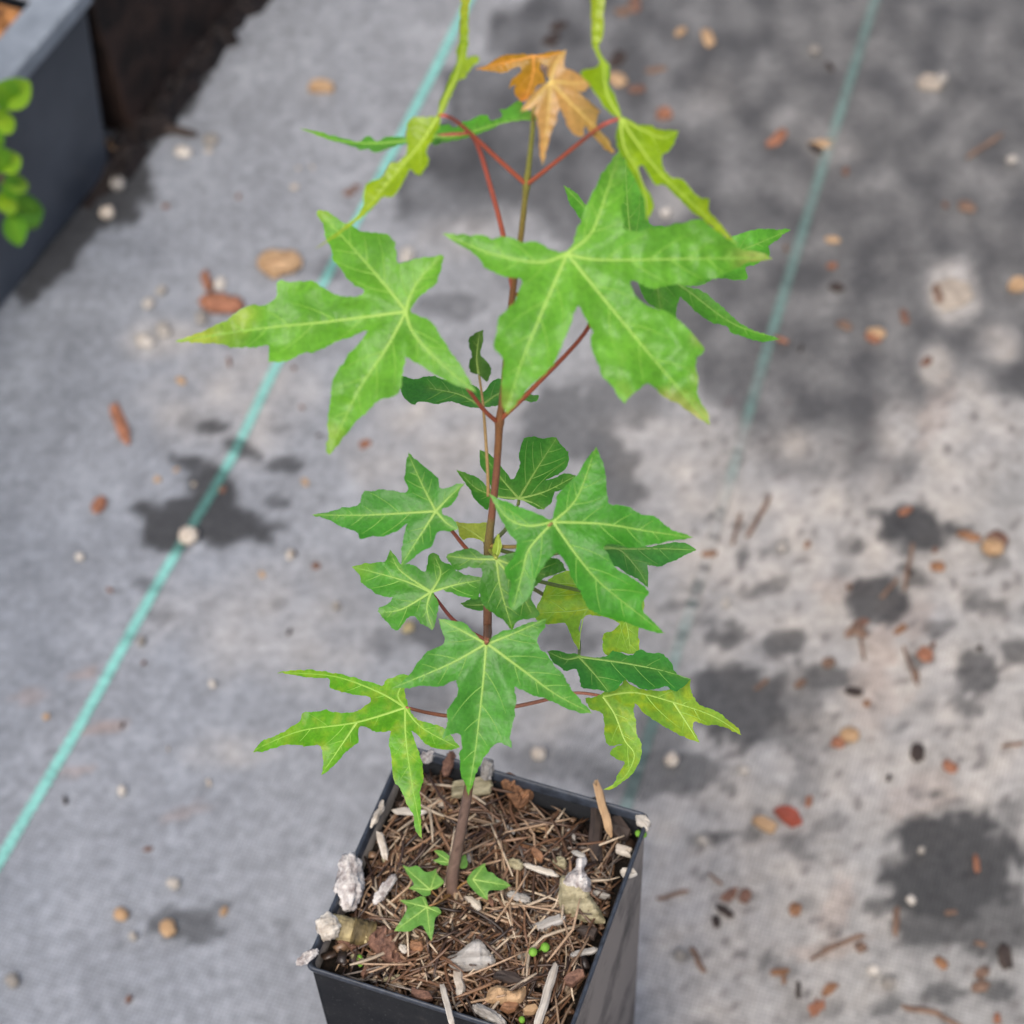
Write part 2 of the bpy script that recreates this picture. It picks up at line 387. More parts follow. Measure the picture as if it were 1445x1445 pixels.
# soil surface inside the pot
def soil_z(u, v):
    return RIM_Z - 0.0115 + 0.0028 * nz(u * 60, v * 60, 0.3) + 0.0012 * nz(u * 190, v * 190, 2.2) + 0.003 * max(0, -u / 0.047)
def uv_of(p): q = V((p.x, p.y, 0)); return q.dot(PX_), q.dot(PY_)
N = 64; H = 0.0472
vs = [pot_pt(-H + 2 * H * i / N, -H + 2 * H * j / N, soil_z(-H + 2 * H * i / N, -H + 2 * H * j / N) - 0.003) for j in range(N + 1) for i in range(N + 1)]
fs = [(j * (N + 1) + i, j * (N + 1) + i + 1, (j + 1) * (N + 1) + i + 1, (j + 1) * (N + 1) + i) for j in range(N) for i in range(N)]
k0 = len(vs)   # a block of soil below the surface
bz = RIM_Z - 0.04; hb = 0.0458
vs += [pot_pt(-hb, -hb, bz), pot_pt(hb, -hb, bz), pot_pt(hb, hb, bz), pot_pt(-hb, hb, bz)]
fs.append((k0 + 3, k0 + 2, k0 + 1, k0))
c00, c10, c11, c01 = 0, N, (N + 1) * N + N, (N + 1) * N
fs += [tuple([i for i in range(N, -1, -1)] + [k0, k0 + 1]), tuple([(N + 1) * N + i for i in range(N + 1)] + [k0 + 2, k0 + 3]),
       tuple([(N + 1) * j for j in range(N + 1)] + [k0 + 3, k0]), tuple([(N + 1) * j + N for j in range(N, -1, -1)] + [k0 + 1, k0 + 2])]
tag(mesh_obj('potting_soil', vs, fs, M_SOIL), 'dark damp potting soil filling the square pot', 'soil', kind='stuff')

# ------------------------------------------------------------------ needle litter
def needle_geo(L, r, bend, kink, seed):
    rr = random.Random(seed); P = []
    for k in range(6):
        t_ = k / 5 - 0.5
        P.append(V((t_ * L, bend * (t_ * t_ - 0.1) * L + (kink * L * max(0, t_ - 0.1)), 0.16 * L * bend * rr.uniform(-1, 1) * t_ * t_)))
    return tube(P, [r * q for q in (0.55, 1, 1, 1, 0.9, 0.4)], 4)
def needle_col(rr):
    q = rr.random()
    if q < 0.27: c = (0.15, 0.075, 0.038)
    elif q < 0.45: c = (0.25, 0.14, 0.078)
    elif q < 0.74: c = (0.055, 0.029, 0.018)
    elif q < 0.88: c = (0.36, 0.24, 0.15)
    elif q < 0.95: c = (0.52, 0.41, 0.29)
    else: c = (0.22, 0.18, 0.15)
    s = rr.uniform(0.45, 1.15); return tuple(min(v * s, .7) for v in c)
rr = random.Random(21)
VS, FS, CS = [], [], []
cnt = 0
def place_needle(rr, L, top):
    for _ in range(30):
        u, v = rr.uniform(-.0455, .0455), rr.uniform(-.0455, .0455); a = rr.uniform(0, 6.283)
        e = L * 0.5; cu, cv = math.cos(a) * e, math.sin(a) * e
        if max(abs(u + cu), abs(u - cu), abs(v + cv), abs(v - cv)) < 0.0462: break
    else: return None
    z = soil_z(u, v) + top
    zr = max(soil_z(u + cu, v + cv), soil_z(u - cu, v - cv)) - soil_z(u, v)
    pitch = rr.gauss(0, 0.16)
    M = Matrix.Translation(pot_pt(u, v, z)) @ Matrix.Rotation(a + YAW, 4, 'Z') @ Matrix.Rotation(pitch, 4, 'Y') @ Matrix.Rotation(rr.uniform(-1.2, 1.2), 4, 'X')
    return M
while cnt < 1250:
    L = rr.uniform(0.007, 0.023); M = place_needle(rr, L, rr.uniform(-0.001, 0.0042))
    cnt += 1
    if M is None: continue
    v_, f_ = needle_geo(L, rr.uniform(0.00028, 0.00062), rr.uniform(-.5, .5), rr.choice((0, 0, 0, .5, -.4)), cnt)
    o_ = len(VS); VS += [M @ p for p in v_]; FS += [tuple(i + o_ for i in f) for f in f_]
    c = needle_col(rr); CS += [c] * len(v_)
for k in range(420):   # bark crumbs among the needles
    u, v = rr.uniform(-.0455, .0455), rr.uniform(-.0455, .0455); s = rr.uniform(0.0006, 0.0021)
    p = pot_pt(u, v, soil_z(u, v) + rr.uniform(-.0008, .0012))
    M = Matrix.Translation(p) @ Matrix.Rotation(rr.uniform(0, 6), 4, 'Z') @ Matrix.Rotation(rr.uniform(-.8, .8), 4, 'X') @ Matrix.Diagonal((s * rr.uniform(.7, 1.8), s, s * rr.uniform(.3, .7), 1))
    o_ = len(VS)
    pts = [V((x, y, z)) for x in (-1, 1) for y in (-1, 1) for z in (-1, 1)]
    VS += [M @ (q * rr.uniform(0.6, 1.1)) for q in pts]
    FS += [tuple(i + o_ for i in f) for f in ((0, 1, 3, 2), (4, 6, 7, 5), (0, 4, 5, 1), (2, 3, 7, 6), (0, 2, 6, 4), (1, 5, 7, 3))]
    c = rr.choice(((0.05, 0.03, 0.02), (0.13, 0.07, 0.04), (0.2, 0.12, 0.07), (0.3, 0.22, 0.15), (0.03, 0.022, 0.02))); CS += [c] * 8
tag(mesh_obj('needle_litter', VS, FS, M_NEEDLE, cols=CS, smooth=True), 'mat of short fine needle litter and bark crumbs covering the potting soil', 'needle litter', kind='stuff')
# the larger needles lying on top, one by one (shared meshes)
protos = []
for k in range(14):
    L = random.uniform(0.017, 0.031); v_, f_ = needle_geo(L, random.uniform(0.00045, 0.00075), random.uniform(-.42, .42), random.choice((0, 0, .5, -.4)), 900 + k)
    me = bpy.data.meshes.new('pine_needle'); me.from_pydata([tuple(p) for p in v_], [], f_)
    a = me.color_attributes.new('Col', 'FLOAT_COLOR', 'POINT'); c = needle_col(rr)
    a.data.foreach_set('color', [x for _ in v_ for x in (*c, 1.0)])
    me.polygons.foreach_set('use_smooth', [True] * len(me.polygons)); me.materials.append(M_NEEDLE); protos.append((me, L))
for k in range(230):
    me, L = protos[k % 14]
    M = place_needle(rr, L, rr.uniform(0.003, 0.0062))
    if M is None: continue
    o = bpy.data.objects.new('pine_needle', me); COL.objects.link(o); o.matrix_world = M
    tag(o, 'long dry brown needle lying on top of the pot mulch', 'needle', 'long needles on top of the pot mulch')

# ------------------------------------------------------------------ sapling geometry frame
P0 = at_z(640, 1268, RIM_Z - 0.013)
LEAN = math.radians(12)
SN = V((0, math.cos(LEAN), -math.sin(LEAN)))       # normal of the plane the stem leans in
def stem_pt(px, py, dy=0.0):                        # dy: metres nearer to the camera than that plane
    return on_plane(px, py, P0 + V((0, -dy, 0)), SN)
SAP = empty('maple_sapling', P0)
tag(SAP, 'young maple sapling with lobed green leaves and an orange top, growing in the square pot', 'sapling')
stem_px = [(646, 1285, 9.5), (640, 1262, 10.5), (638, 1238, 9.2), (645, 1200, 8.0), (655, 1148, 7.2), (663, 1100, 6.6), (676, 1010, 6.0), (687, 905, 6.0), (688, 880, 6.2), (688, 800, 5.6), (689, 772, 6.6), (695, 718, 5.3),
           (701, 660, 5.2), (704, 610, 5.6), (705, 594, 7.2), (709, 560, 4.6), (724, 408, 4.8), (735, 334, 4.3), (741, 280, 4.2), (743, 262, 5.8), (746, 235, 4.0), (750, 200, 3.6), (752, 176, 3.6), (752, 160, 2.0)]
SP = [stem_pt(x, y) for x, y, r in stem_px]
path = catmull(SP, 7)
rad = []
for i in range(len(path)):
    k = min(i / 7, len(stem_px) - 1.001); j = int(k); r = lerp(stem_px[j][2], stem_px[min(j + 1, len(stem_px) - 1)][2], k - j)
    rad.append(r * ((path[i] - CAM).dot(CF)) / F_PX)
vs, fs = tube(path, rad, 12, 0.10)
cols = []
for i in range(len(path)):
    _, y = to_px(path[i])
    for k in range(12):
        if y > 1120: c = mix3((0.23, 0.15, 0.115), (0.09, 0.055, 0.042), 0.5 + 0.9 * nz(k * 2.0, y / 9.0))
        elif y > 640: c = mix3((0.20, 0.075, 0.04), (0.15, 0.085, 0.05), max(0, min(1, (y - 640) / 480)))
        elif y > 420: c = (0.20, 0.085, 0.03)
        else: c = mix3((0.19, 0.19, 0.035), (0.20, 0.085, 0.03), max(0, min(1, (y - 230) / 180)))
        if 730 < y < 800: c = mix3(c, (0.15, 0.16, 0.04), 0.55)
        cols.append(c)
mesh_obj('stem', local(SAP, vs), fs, M_STEM, SAP, cols=cols)
vs, fs = [], []
lump = at_z(652, 1272, RIM_Z - 0.012)     # root collar at the foot of the stem
bm = bmesh.new(); bmesh.ops.create_icosphere(bm, subdivisions=3, radius=1)
for v in bm.verts:
    v.co *= 1 + 0.22 * nz(v.co.x * 2, v.co.y * 2, v.co.z * 2)
    v.co = V((v.co.x * 0.0034, v.co.y * 0.0030, v.co.z * 0.0042)) + lump - P0
me = bpy.data.meshes.new('root_collar'); bm.to_mesh(me); bm.free()
a = me.color_attributes.new('Col', 'FLOAT_COLOR', 'POINT'); a.data.foreach_set('color', [x for _ in me.vertices for x in (0.13, 0.08, 0.055, 1)])
me.polygons.foreach_set('use_smooth', [True] * len(me.polygons)); me.materials.append(M_STEM)
o = bpy.data.objects.new('root_collar', me); COL.objects.link(o); o.parent = SAP

# ------------------------------------------------------------------ leaves
ZO = {'Z1': (400, 40, .24914), 'Z2': (660, 40, .24914), 'Z3': (240, 290, .31834), 'Z4': (620, 200, .35294), 'Z5': (430, 590, .22837), 'Z6': (640, 590, .24914),
      'Z7': (340, 860, .27682), 'Z8': (660, 800, .27682), 'S2': (400, 1150, .18685), 'S3': (640, 1150, .20408), 'P': (0, 0, 1)}
def zz(z, pts):
    x0, y0, s = ZO[z]; return [(x0 + s * x, y0 + s * y) for x, y in pts]
def smooth_outline(P, seed, ser=0.9, step=2.4):
    n = len(P); out = []
    Q = [V((x, y)) for x, y in P]
    corner = []
    for i in range(n):
        a = (Q[i - 1] - Q[i]); b_ = (Q[(i + 1) % n] - Q[i])
        corner.append(a.length > 0 and b_.length > 0 and a.angle(b_) < math.radians(80))
    for i in range(n):
        p1, p2 = Q[i], Q[(i + 1) % n]
        p0 = p1 - (p2 - p1) if corner[i] else Q[i - 1]
        p3 = p2 + (p2 - p1) if corner[(i + 1) % n] else Q[(i + 2) % n]
        k = max(1, int((p2 - p1).length / step))
        for j in range(k):
            t_ = j / k
            q = 0.5 * ((2 * p1) + (p2 - p0) * t_ + (2 * p0 - 5 * p1 + 4 * p2 - p3) * t_ * t_ + (3 * p1 - p0 - 3 * p2 + p3) * t_ ** 3)
            if j: q = q + V((nz(q.x / 3.8, q.y / 3.8, seed), nz(q.x / 3.8 + 9, q.y / 3.8, seed))) * ser + V((nz(q.x / 10, q.y / 10, seed + 5), nz(q.x / 10 + 9, q.y / 10, seed + 5))) * ser * 1.1
            out.append((q.x, q.y))
    return out
def vein_path(V_, n=10):
    return catmull([V((x, y, 0)) for x, y in V_], n)
LEAVES = []
def leaf(loops, veins, centre, dy, petiole, col, tip=None, droop=0.12, wave=0.05, mat=None, blotch=None, label=None, vcol=None, pcol=(0.30, 0.05, 0.03), prad=2.6, quilt=0.030, vw=1.0, seed=None, grid=6.0, pdy=None, name='leaf', tipw=0.75, parent=None, ser=1.5):
    """loops: list of (outline pixels, plane normal). veins: polylines in pixels. centre: pixel of the petiole joint."""
    parent = parent or SAP
    sd_ = seed if seed is not None else len(LEAVES) * 3.7 + 1.1
    C3 = stem_pt(centre[0], centre[1], dy)
    cols, verts, faces = [], [], []
    vv, vf, vc = [], [], []
    vcol = vcol or mix3(col, (0.42, 0.50, 0.12), 0.62)
    mains = [vein_path(v) for v in veins]
    for (P, nrm) in loops:
        n = V(nrm).normalized()
        if n.dot(ray(*centre)) > 0: n = -n
        out = smooth_outline(P, sd_, ser)
        rmax = max(math.hypot(x - centre[0], y - centre[1]) for x, y in out)
        R3 = max((on_plane(x, y, C3, n) - C3).length for x, y in P)
        def vd(x, y):
            best = 1e9
            for mv in mains:
                for q in mv[::2]:
                    d = (q.x - x) ** 2 + (q.y - y) ** 2
                    if d < best: best = d
            return math.sqrt(best)
        def surf(x, y, lift=0.0):
            p = on_plane(x, y, C3, n); r = (p - C3).length / R3
            dv = min(vd(x, y), 45.0)
            h = -droop * R3 * r * r + quilt * 0.045 * (dv / 45.0) * 2.0
            h += wave * R3 * (0.35 + r) * (nz(x / 55, y / 55, sd_) + 0.32 * nz(x / 22, y / 22, sd_ + 4)) * min(1, 0.25 + dv / 30.0)
            h += lift
            d = ray(x, y); dn = d.dot(n)
            return p + d * max(-0.03, min(0.03, h / dn)), r
        xs = [p[0] for p in out]; ys = [p[1] for p in out]
        inner = []
        gy = min(ys) + grid * 0.4; row = 0
        while gy < max(ys):
            gx = min(xs) + (row % 2) * grid * 0.5
            while gx < max(xs):
                if inpoly(gx, gy, out) and polyd(gx, gy, out) > grid * 0.45: inner.append((gx, gy))
                gx += grid
            gy += grid * 0.87; row += 1
        allp = [V(p) for p in out + inner]
        r_ = delaunay_2d_cdt(allp, [], [list(range(len(out)))], 1, 1e-5)
        base = len(verts)
        for q in r_[0]:
            p3, r = surf(q.x, q.y); verts.append(p3)
            c = col
            k = 0.12 * nz(q.x / 30, q.y / 30, sd_ + 2)
            c = tuple(v * (1 + k) for v in c)
            if tip:
                rr_ = math.hypot(q.x - centre[0], q.y - centre[1]) / rmax
                tf = max(0, min(1, (rr_ - tipw + 0.35 * nz(q.x / 45, q.y / 45, sd_ + 7)) / 0.38)); c = mix3(c, tip, tf)
            if blotch:
                bf = max(0, min(1, (nz(q.x / 15, q.y / 15, sd_ + 9) + 0.55 * nz(q.x / 6, q.y / 6, sd_ + 3) + blotch[1]) * 2.4)); c = mix3(c, blotch[0], bf)
            dv = vd(q.x, q.y); c = mix3(c, vcol, 0.40 * math.exp(-dv / 3.2))
            cols.append(c)
        faces += [tuple(base + i for i in f) for f in r_[2]]
        # veins: raised tapered ridges, main and side veins
        ribs = []
        for mv in mains:
            ins = [q for q in mv if inpoly(q.x, q.y, out)]
            if len(ins) < 4: continue
            ribs.append((ins, 1.75 * vw, 0.45 * vw))
            Lm = sum((ins[i + 1] - ins[i]).length for i in range(len(ins) - 1))
            acc = 0; nxt = max(14.0, Lm * 0.17); side = 1
            for i in range(1, len(ins) - 1):
                acc += (ins[i] - ins[i - 1]).length
                if acc >= nxt and acc < Lm * 0.88:
                    nxt = acc + max(9.0, Lm * 0.085); side = -side
                    t_ = (ins[i + 1] - ins[i - 1]).normalized()
                    a = side * math.radians(46 + 8 * nz(ins[i].x, ins[i].y)); d = V((t_.x * math.cos(a) - t_.y * math.sin(a), t_.x * math.sin(a) + t_.y * math.cos(a), 0))
                    path_ = [ins[i].copy()]; q = ins[i].copy(); s_ = 0
                    while s_ < 70:
                        d = (d + t_ * 0.045).normalized(); q = q + d * 4; s_ += 4
                        if not inpoly(q.x, q.y, out): break
                        others = min(((o2.x - q.x) ** 2 + (o2.y - q.y) ** 2 for mv2 in mains if mv2 is not mv for o2 in mv2[::2]), default=1e9)
                        if others < 100: break
                        path_.append(q.copy())
                    if len(path_) > 3: ribs.append((path_[:-1], 0.75 * vw, 0.25 * vw))
        for (pp, w0, w1) in ribs:
            o0 = len(vv)
            for i, q in enumerate(pp):
                t_ = (pp[min(i + 1, len(pp) - 1)] - pp[max(i - 1, 0)]); t_.normalize(); nn = V((-t_.y, t_.x, 0)); w_ = lerp(w0, w1, i / (len(pp) - 1))
                for s_, l_ in ((-1, 0.00004), (0, 0.00016 + 0.00012 * w_), (1, 0.00004)):
                    vv.append(surf(q.x + nn.x * w_ * s_, q.y + nn.y * w_ * s_, l_)[0]); vc.append(mix3(vcol, col, 0.25 + 0.35 * (i / len(pp)) if w0 > 1 * vw else 0.62))
            for i in range(len(pp) - 1):
                for s_ in (0, 1): vf.append((o0 + i * 3 + s_, o0 + i * 3 + s_ + 1, o0 + i * 3 + s_ + 4, o0 + i * 3 + s_ + 3))
    lf = mesh_obj(name, local(parent, verts), faces, mat or M_LEAF, parent, cols=cols)
    if label: lf['label'] = label
    if vv: mesh_obj('veins', local(parent, vv), vf, M_VEIN, lf, cols=vc)
    if petiole:
        pts = []
        n_ = len(petiole)
        for i, q in enumerate(petiole):
            f_ = i / (n_ - 1)
            pts.append(stem_pt(q[0], q[1], q[2] if len(q) > 2 else dy * f_ - 0.002 * math.sin(f_ * 3.14)))
        e = stem_pt(centre[0], centre[1], dy)
        if (pts[-1] - e).length > 0.0005: pts.append(e)
        pts[-1] = e - V((0, -0.0004, 0.0004))
        path_ = catmull(pts, 8); rad_ = [prad * lerp(1.25, 0.8, i / (len(path_) - 1)) * (p - CAM).dot(CF) / F_PX for i, p in enumerate(path_)]
        v_, f_ = tube(path_, rad_, 8)
        pc = []
        for i in range(len(path_)):
            c = mix3(mix3(pcol, (0.20, 0.12, 0.03), 0.35 * (1 - i / len(path_))), vcol, max(0, (i / len(path_) - 0.9) * 6)); pc += [c] * 8
        mesh_obj('petiole', local(parent, v_), f_, M_STEM, lf, cols=pc)
    LEAVES.append(lf); return lf

G_TOP = (0.115, 0.330, 0.022)     # fresh green of the upper leaves
G_MID = (0.085, 0.265, 0.040)
G_DRK = (0.055, 0.230, 0.028)
G_YEL = (0.250, 0.380, 0.006)     # thin yellow-green leaves at the top
G_CHL = (0.250, 0.380, 0.020)     # chlorotic
TIPY = (0.300, 0.390, 0.040)
TIPR = (0.330, 0.300, 0.080)
RED = (0.36, 0.055, 0.035)

# --- back leaves first, then the ones in front
# leaf behind the large one, right
P = zz('Z4', [(495, 172), (540, 200), (575, 240), (640, 300), (720, 200), (735, 100), (745, 60), (790, 120), (820, 200), (828, 270), (845, 330), (900, 340), (1000, 380), (1100, 390), (1180, 375), (1240, 355), (1320, 348), (1405, 352), (1360, 385), (1315, 420), (1320, 455), (1265, 490), (1225, 505), (1232, 548), (1170, 552), (1110, 545), (1040, 575), (980, 575), (1050, 597), (1090, 625), (1130, 660), (1180, 705), (1230, 740), (1290, 765), (1365, 787), (1300, 800), (1230, 787), (1170, 765), (1150, 740), (1090, 722), (1040, 690), (1000, 655), (965, 618), (950, 660), (945, 705), (880, 670), (830, 640), (800, 580), (780, 500), (700, 420), (620, 370), (570, 320), (555, 300), (520, 240)])
leaf([(P, (.2, -.35, .9))], [zz('Z4', v) for v in ([(860, 500), (1100, 470), (1405, 352)], [(860, 500), (1000, 600), (1180, 730), (1365, 787)], [(860, 500), (775, 400), (752, 240), (745, 70)], [(860, 500), (700, 380), (500, 178)], [(860, 500), (875, 600), (885, 668)])],
     (920, 378), -0.018, [(724, 415), (800, 420), (880, 395)], (0.095, 0.34, 0.025), droop=0.05, pcol=RED)
# orange young leaf, rear
P = zz('Z2', [(375, 150), (300, 145), (220, 150), (150, 180), (100, 215), (45, 232), (120, 240), (200, 252), (260, 225), (295, 215), (300, 250), (260, 280), (240, 310), (232, 340), (275, 320), (265, 360), (290, 400), (310, 415), (340, 400), (370, 360), (400, 320), (440, 300), (430, 260), (410, 220), (420, 200), (450, 215), (480, 190), (540, 130), (480, 130), (420, 145)])
leaf([(P, (-.15, -.75, .5))], [zz('Z2', v) for v in ([(372, 158), (230, 190), (50, 230)], [(372, 158), (370, 260), (330, 400)], [(372, 158), (450, 160), (535, 132)])], (752, 80), -0.008,
     [(752, 172), (752, 140), (750, 110), (752, 84)], (0.50, 0.24, 0.02), tip=(0.48, 0.13, 0.03), droop=0.1, mat=M_YOUNG, vcol=(0.62, 0.26, 0.06), label='orange young leaf at the top of the sapling', pcol=(0.30, 0.25, 0.03), prad=2.2, vw=0.8, grid=4)
# horizontal green leaf seen nearly edge on, upper left
PL = zz('Z1', [(880, 560), (800, 590), (700, 612), (640, 612), (580, 615), (530, 640), (480, 610), (430, 640), (380, 630), (330, 620), (250, 600), (170, 580), (85, 565), (180, 600), (250, 630), (330, 650), (400, 670), (430, 690), (480, 680), (520, 705), (570, 690), (640, 670), (700, 652), (840, 655), (890, 640)])
PR = zz('Z1', [(850, 570), (920, 545), (980, 560), (1020, 525), (1060, 520), (1120, 490), (1155, 490), (1170, 520), (1220, 510), (1240, 490), (1220, 460), (1270, 450), (1310, 420), (1350, 420), (1360, 460), (1420, 480), (1435, 520), (1350, 520), (1270, 530), (1200, 560), (1100, 600), (1000, 630), (920, 645), (850, 665)])
leaf([(PL, (-.05, .35, .93)), (PR, (.05, .3, .95))], [zz('Z1', [(870, 610), (700, 635), (500, 650), (300, 632), (90, 567)]), zz('Z1', [(870, 615), (1000, 605), (1200, 545), (1420, 500)])], (616.7, 192), 0.004,
     [(724, 410), (712, 340), (694, 270), (670, 197), (645, 190)], (0.11, 0.38, 0.025), tip=(0.18, 0.40, 0.02), tipw=.7, droop=0.05, wave=0.05, pcol=(0.42, 0.075, 0.06), prad=3.4, grid=4)
# dark leaf behind node two and the small upright leaf beside it
P = zz('Z3', [(1030, 755), (1080, 770), (1150, 755), (1210, 770), (1270, 780), (1350, 800)]) + zz('Z4', [(170, 1000), (210, 960), (250, 950), (330, 1000), (395, 1012), (385, 1040), (330, 1035), (270, 1050), (230, 1055), (165, 1062)]) + zz('Z3', [(1310, 890), (1240, 870), (1180, 880), (1120, 870), (1070, 880), (1030, 840), (1020, 800)])
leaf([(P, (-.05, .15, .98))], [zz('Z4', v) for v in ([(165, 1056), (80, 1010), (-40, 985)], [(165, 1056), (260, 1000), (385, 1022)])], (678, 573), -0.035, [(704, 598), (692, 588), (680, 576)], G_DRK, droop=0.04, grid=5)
P = zz('Z4', [(160, 935), (122, 920), (120, 880), (128, 850), (115, 800), (130, 775), (175, 752), (172, 810), (165, 850), (200, 890), (205, 930), (190, 960)])
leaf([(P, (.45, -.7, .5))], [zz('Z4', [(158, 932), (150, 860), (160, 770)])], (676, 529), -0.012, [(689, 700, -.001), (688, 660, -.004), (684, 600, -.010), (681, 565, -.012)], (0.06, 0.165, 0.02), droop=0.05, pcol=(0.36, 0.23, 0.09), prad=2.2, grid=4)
# middle tier, rear
P = zz('Z6', [(330, 345), (355, 320), (378, 260), (370, 200), (390, 135), (430, 105), (500, 115), (575, 108), (610, 150), (652, 190), (655, 235), (632, 290), (600, 312), (520, 352), (580, 335), (640, 315), (692, 322), (670, 365), (640, 400), (590, 415), (562, 450), (548, 490), (510, 520), (450, 500), (400, 470), (372, 465), (330, 462), (270, 455), (235, 455), (190, 520), (125, 465), (90, 400), (50, 345), (20, 290), (90, 318), (150, 350), (195, 400), (215, 400), (190, 320), (150, 265), (148, 180), (200, 200), (255, 250), (295, 305)])
leaf([(P, (-.05, -.15, .95))], [zz('Z6', v) for v in ([(370, 455), (470, 290), (580, 118)], [(370, 455), (520, 415), (685, 330)], [(370, 455), (270, 340), (155, 190)], [(370, 455), (240, 440), (120, 390), (25, 293)], [(370, 455), (450, 480), (510, 515)])],
     (732.2, 703), -0.03, [(690, 770), (715, 745), (730, 715)], (0.052, 0.225, 0.022), droop=0.06, pcol=(0.18, 0.24, 0.06))
P = zz('Z6', [(740, 700), (860, 690), (950, 700), (1050, 715), (1100, 730), (1180, 715), (1290, 705), (1375, 745), (1290, 790), (1210, 820), (1170, 840), (1100, 830), (1105, 880), (1100, 960), (1050, 920), (980, 880), (920, 840), (830, 800), (760, 760)])
leaf([(P, (.2, -.3, .9))], [zz('Z6', [(770, 735), (1000, 740), (1200, 740), (1370, 747)]), zz('Z6', [(770, 735), (930, 740), (1040, 850), (1095, 940)])], (834, 773), -0.004, [(689, 772), (750, 785), (810, 776)], (0.060, 0.26, 0.040), droop=0.06, pcol=(0.12, 0.2, 0.04))
P = zz('Z8', [(520, 20), (650, 60), (800, 120), (900, 180), (880, 250), (870, 330), (875, 420), (840, 445), (780, 435), (700, 445), (690, 350), (740, 325), (775, 290), (700, 255), (600, 250), (570, 300), (570, 430), (535, 370), (510, 305), (480, 285), (420, 290), (355, 275), (345, 215), (385, 140), (405, 75), (450, 40)])
HOLE = zz('Z8', [(500, 100), (520, 115), (560, 150), (540, 165), (515, 150)])
leaf([(P, (.15, -.3, .92))], [zz('Z8', v) for v in ([(690, 150), (600, 215), (350, 235)], [(690, 150), (800, 260), (830, 435)], [(690, 150), (590, 250), (568, 420)], [(690, 150), (560, 90), (410, 85)])],
     (851, 841.5), -0.028, [(688, 800), (760, 820), (830, 836)], (0.20, 0.40, 0.03), blotch=((0.30, 0.44, 0.02), 0.0), droop=0.06, pcol=(0.12, 0.2, 0.04))
P = zz('Z5', [(930, 640), (1000, 650), (1060, 650), (1140, 655), (1150, 720), (1130, 785), (1070, 750), (1010, 740), (975, 750), (950, 700)])
leaf([(P, (-.1, -.3, .9))], [zz('Z5', [(1110, 760), (1030, 700), (940, 650)])], (683, 762), -0.02, [(689, 790), (688, 778), (684, 765)], (0.34, 0.42, 0.05), droop=0.05, grid=4, pcol=(.3, .2, .06), vw=.7)
P = zz('Z5', [(960, 1150), (1020, 1120), (1080, 1105), (1130, 1130), (1140, 1180), (1060, 1188), (1000, 1172)])
leaf([(P, (-.1, -.2, .95))], [zz('Z5', [(1130, 1150), (1050, 1155), (970, 1152)])], (688, 852.6), -0.02, [(688, 865), (688, 858)], G_DRK, droop=0.05, grid=4, vw=.7)
# middle tier, left
P = zz('Z5', [(850, 560), (900, 540), (940, 490), (960, 440), (990, 400), (930, 412), (880, 430), (835, 430), (825, 370), (790, 340), (740, 300), (690, 255), (640, 210), (628, 260), (622, 320), (615, 380), (635, 420), (630, 455), (580, 455), (520, 445), (470, 440), (420, 450), (365, 455), (350, 490), (345, 520), (300, 545), (240, 550), (180, 570), (110, 585), (45, 598), (120, 620), (180, 645), (230, 675), (280, 690), (330, 710), (340, 745), (380, 740), (430, 730), (480, 732), (530, 715), (590, 685), (635, 650), (620, 700), (605, 760), (598, 830), (595, 915), (640, 890), (690, 845), (740, 815), (790, 785), (805, 740), (820, 705), (880, 700), (950, 690), (930, 640), (890, 610), (850, 590)])
leaf([(P, (-.15, -.45, .88))], [zz('Z5', v) for v in ([(810, 575), (900, 480), (985, 403)], [(810, 575), (730, 420), (638, 215)], [(810, 575), (530, 592), (300, 600), (50, 597)], [(810, 575), (710, 730), (597, 908)], [(810, 575), (880, 650), (945, 688)])],
     (615, 721.3), 0.006, [(688, 800), (660, 776), (640, 752), (620, 728)], (0.048, 0.225, 0.020), droop=0.08, pcol=(0.30, 0.06, 0.05), vw=1.1)
P = zz('Z5', [(800, 1060), (840, 1062), (900, 1075), (960, 1100), (1010, 1110), (1060, 1120), (1085, 1060), (1095, 990), (1040, 975), (980, 965), (930, 935), (895, 900), (860, 890), (830, 850), (790, 832), (765, 850), (760, 900), (745, 948), (700, 925), (650, 900), (620, 905), (590, 900), (560, 850), (525, 812), (510, 860), (480, 890), (420, 895), (350, 905), (290, 918), (340, 970), (350, 1020), (400, 1055), (450, 1090), (500, 1105), (545, 1105), (530, 1135), (490, 1160), (455, 1185), (490, 1240), (530, 1285), (570, 1312), (610, 1270), (640, 1235), (680, 1225), (710, 1260), (760, 1290), (790, 1308), (810, 1260), (820, 1200), (825, 1140), (800, 1090)])
leaf([(P, (-.15, -.45, .88))], [zz('Z5', v) for v in ([(780, 1075), (600, 1000), (300, 920)], [(780, 1075), (590, 940), (530, 820)], [(780, 1075), (840, 960), (800, 850)], [(780, 1075), (930, 1030), (1090, 1000)], [(780, 1075), (600, 1180), (480, 1200)], [(780, 1075), (755, 1180), (790, 1300)])],
     (608, 835.5), 0.004, [(687, 903), (664, 892), (638, 873), (618, 848)], (0.058, 0.245, 0.020), tip=(0.15, 0.33, 0.02), tipw=.8, droop=0.08, pcol=(0.28, 0.06, 0.06), vw=1.1)
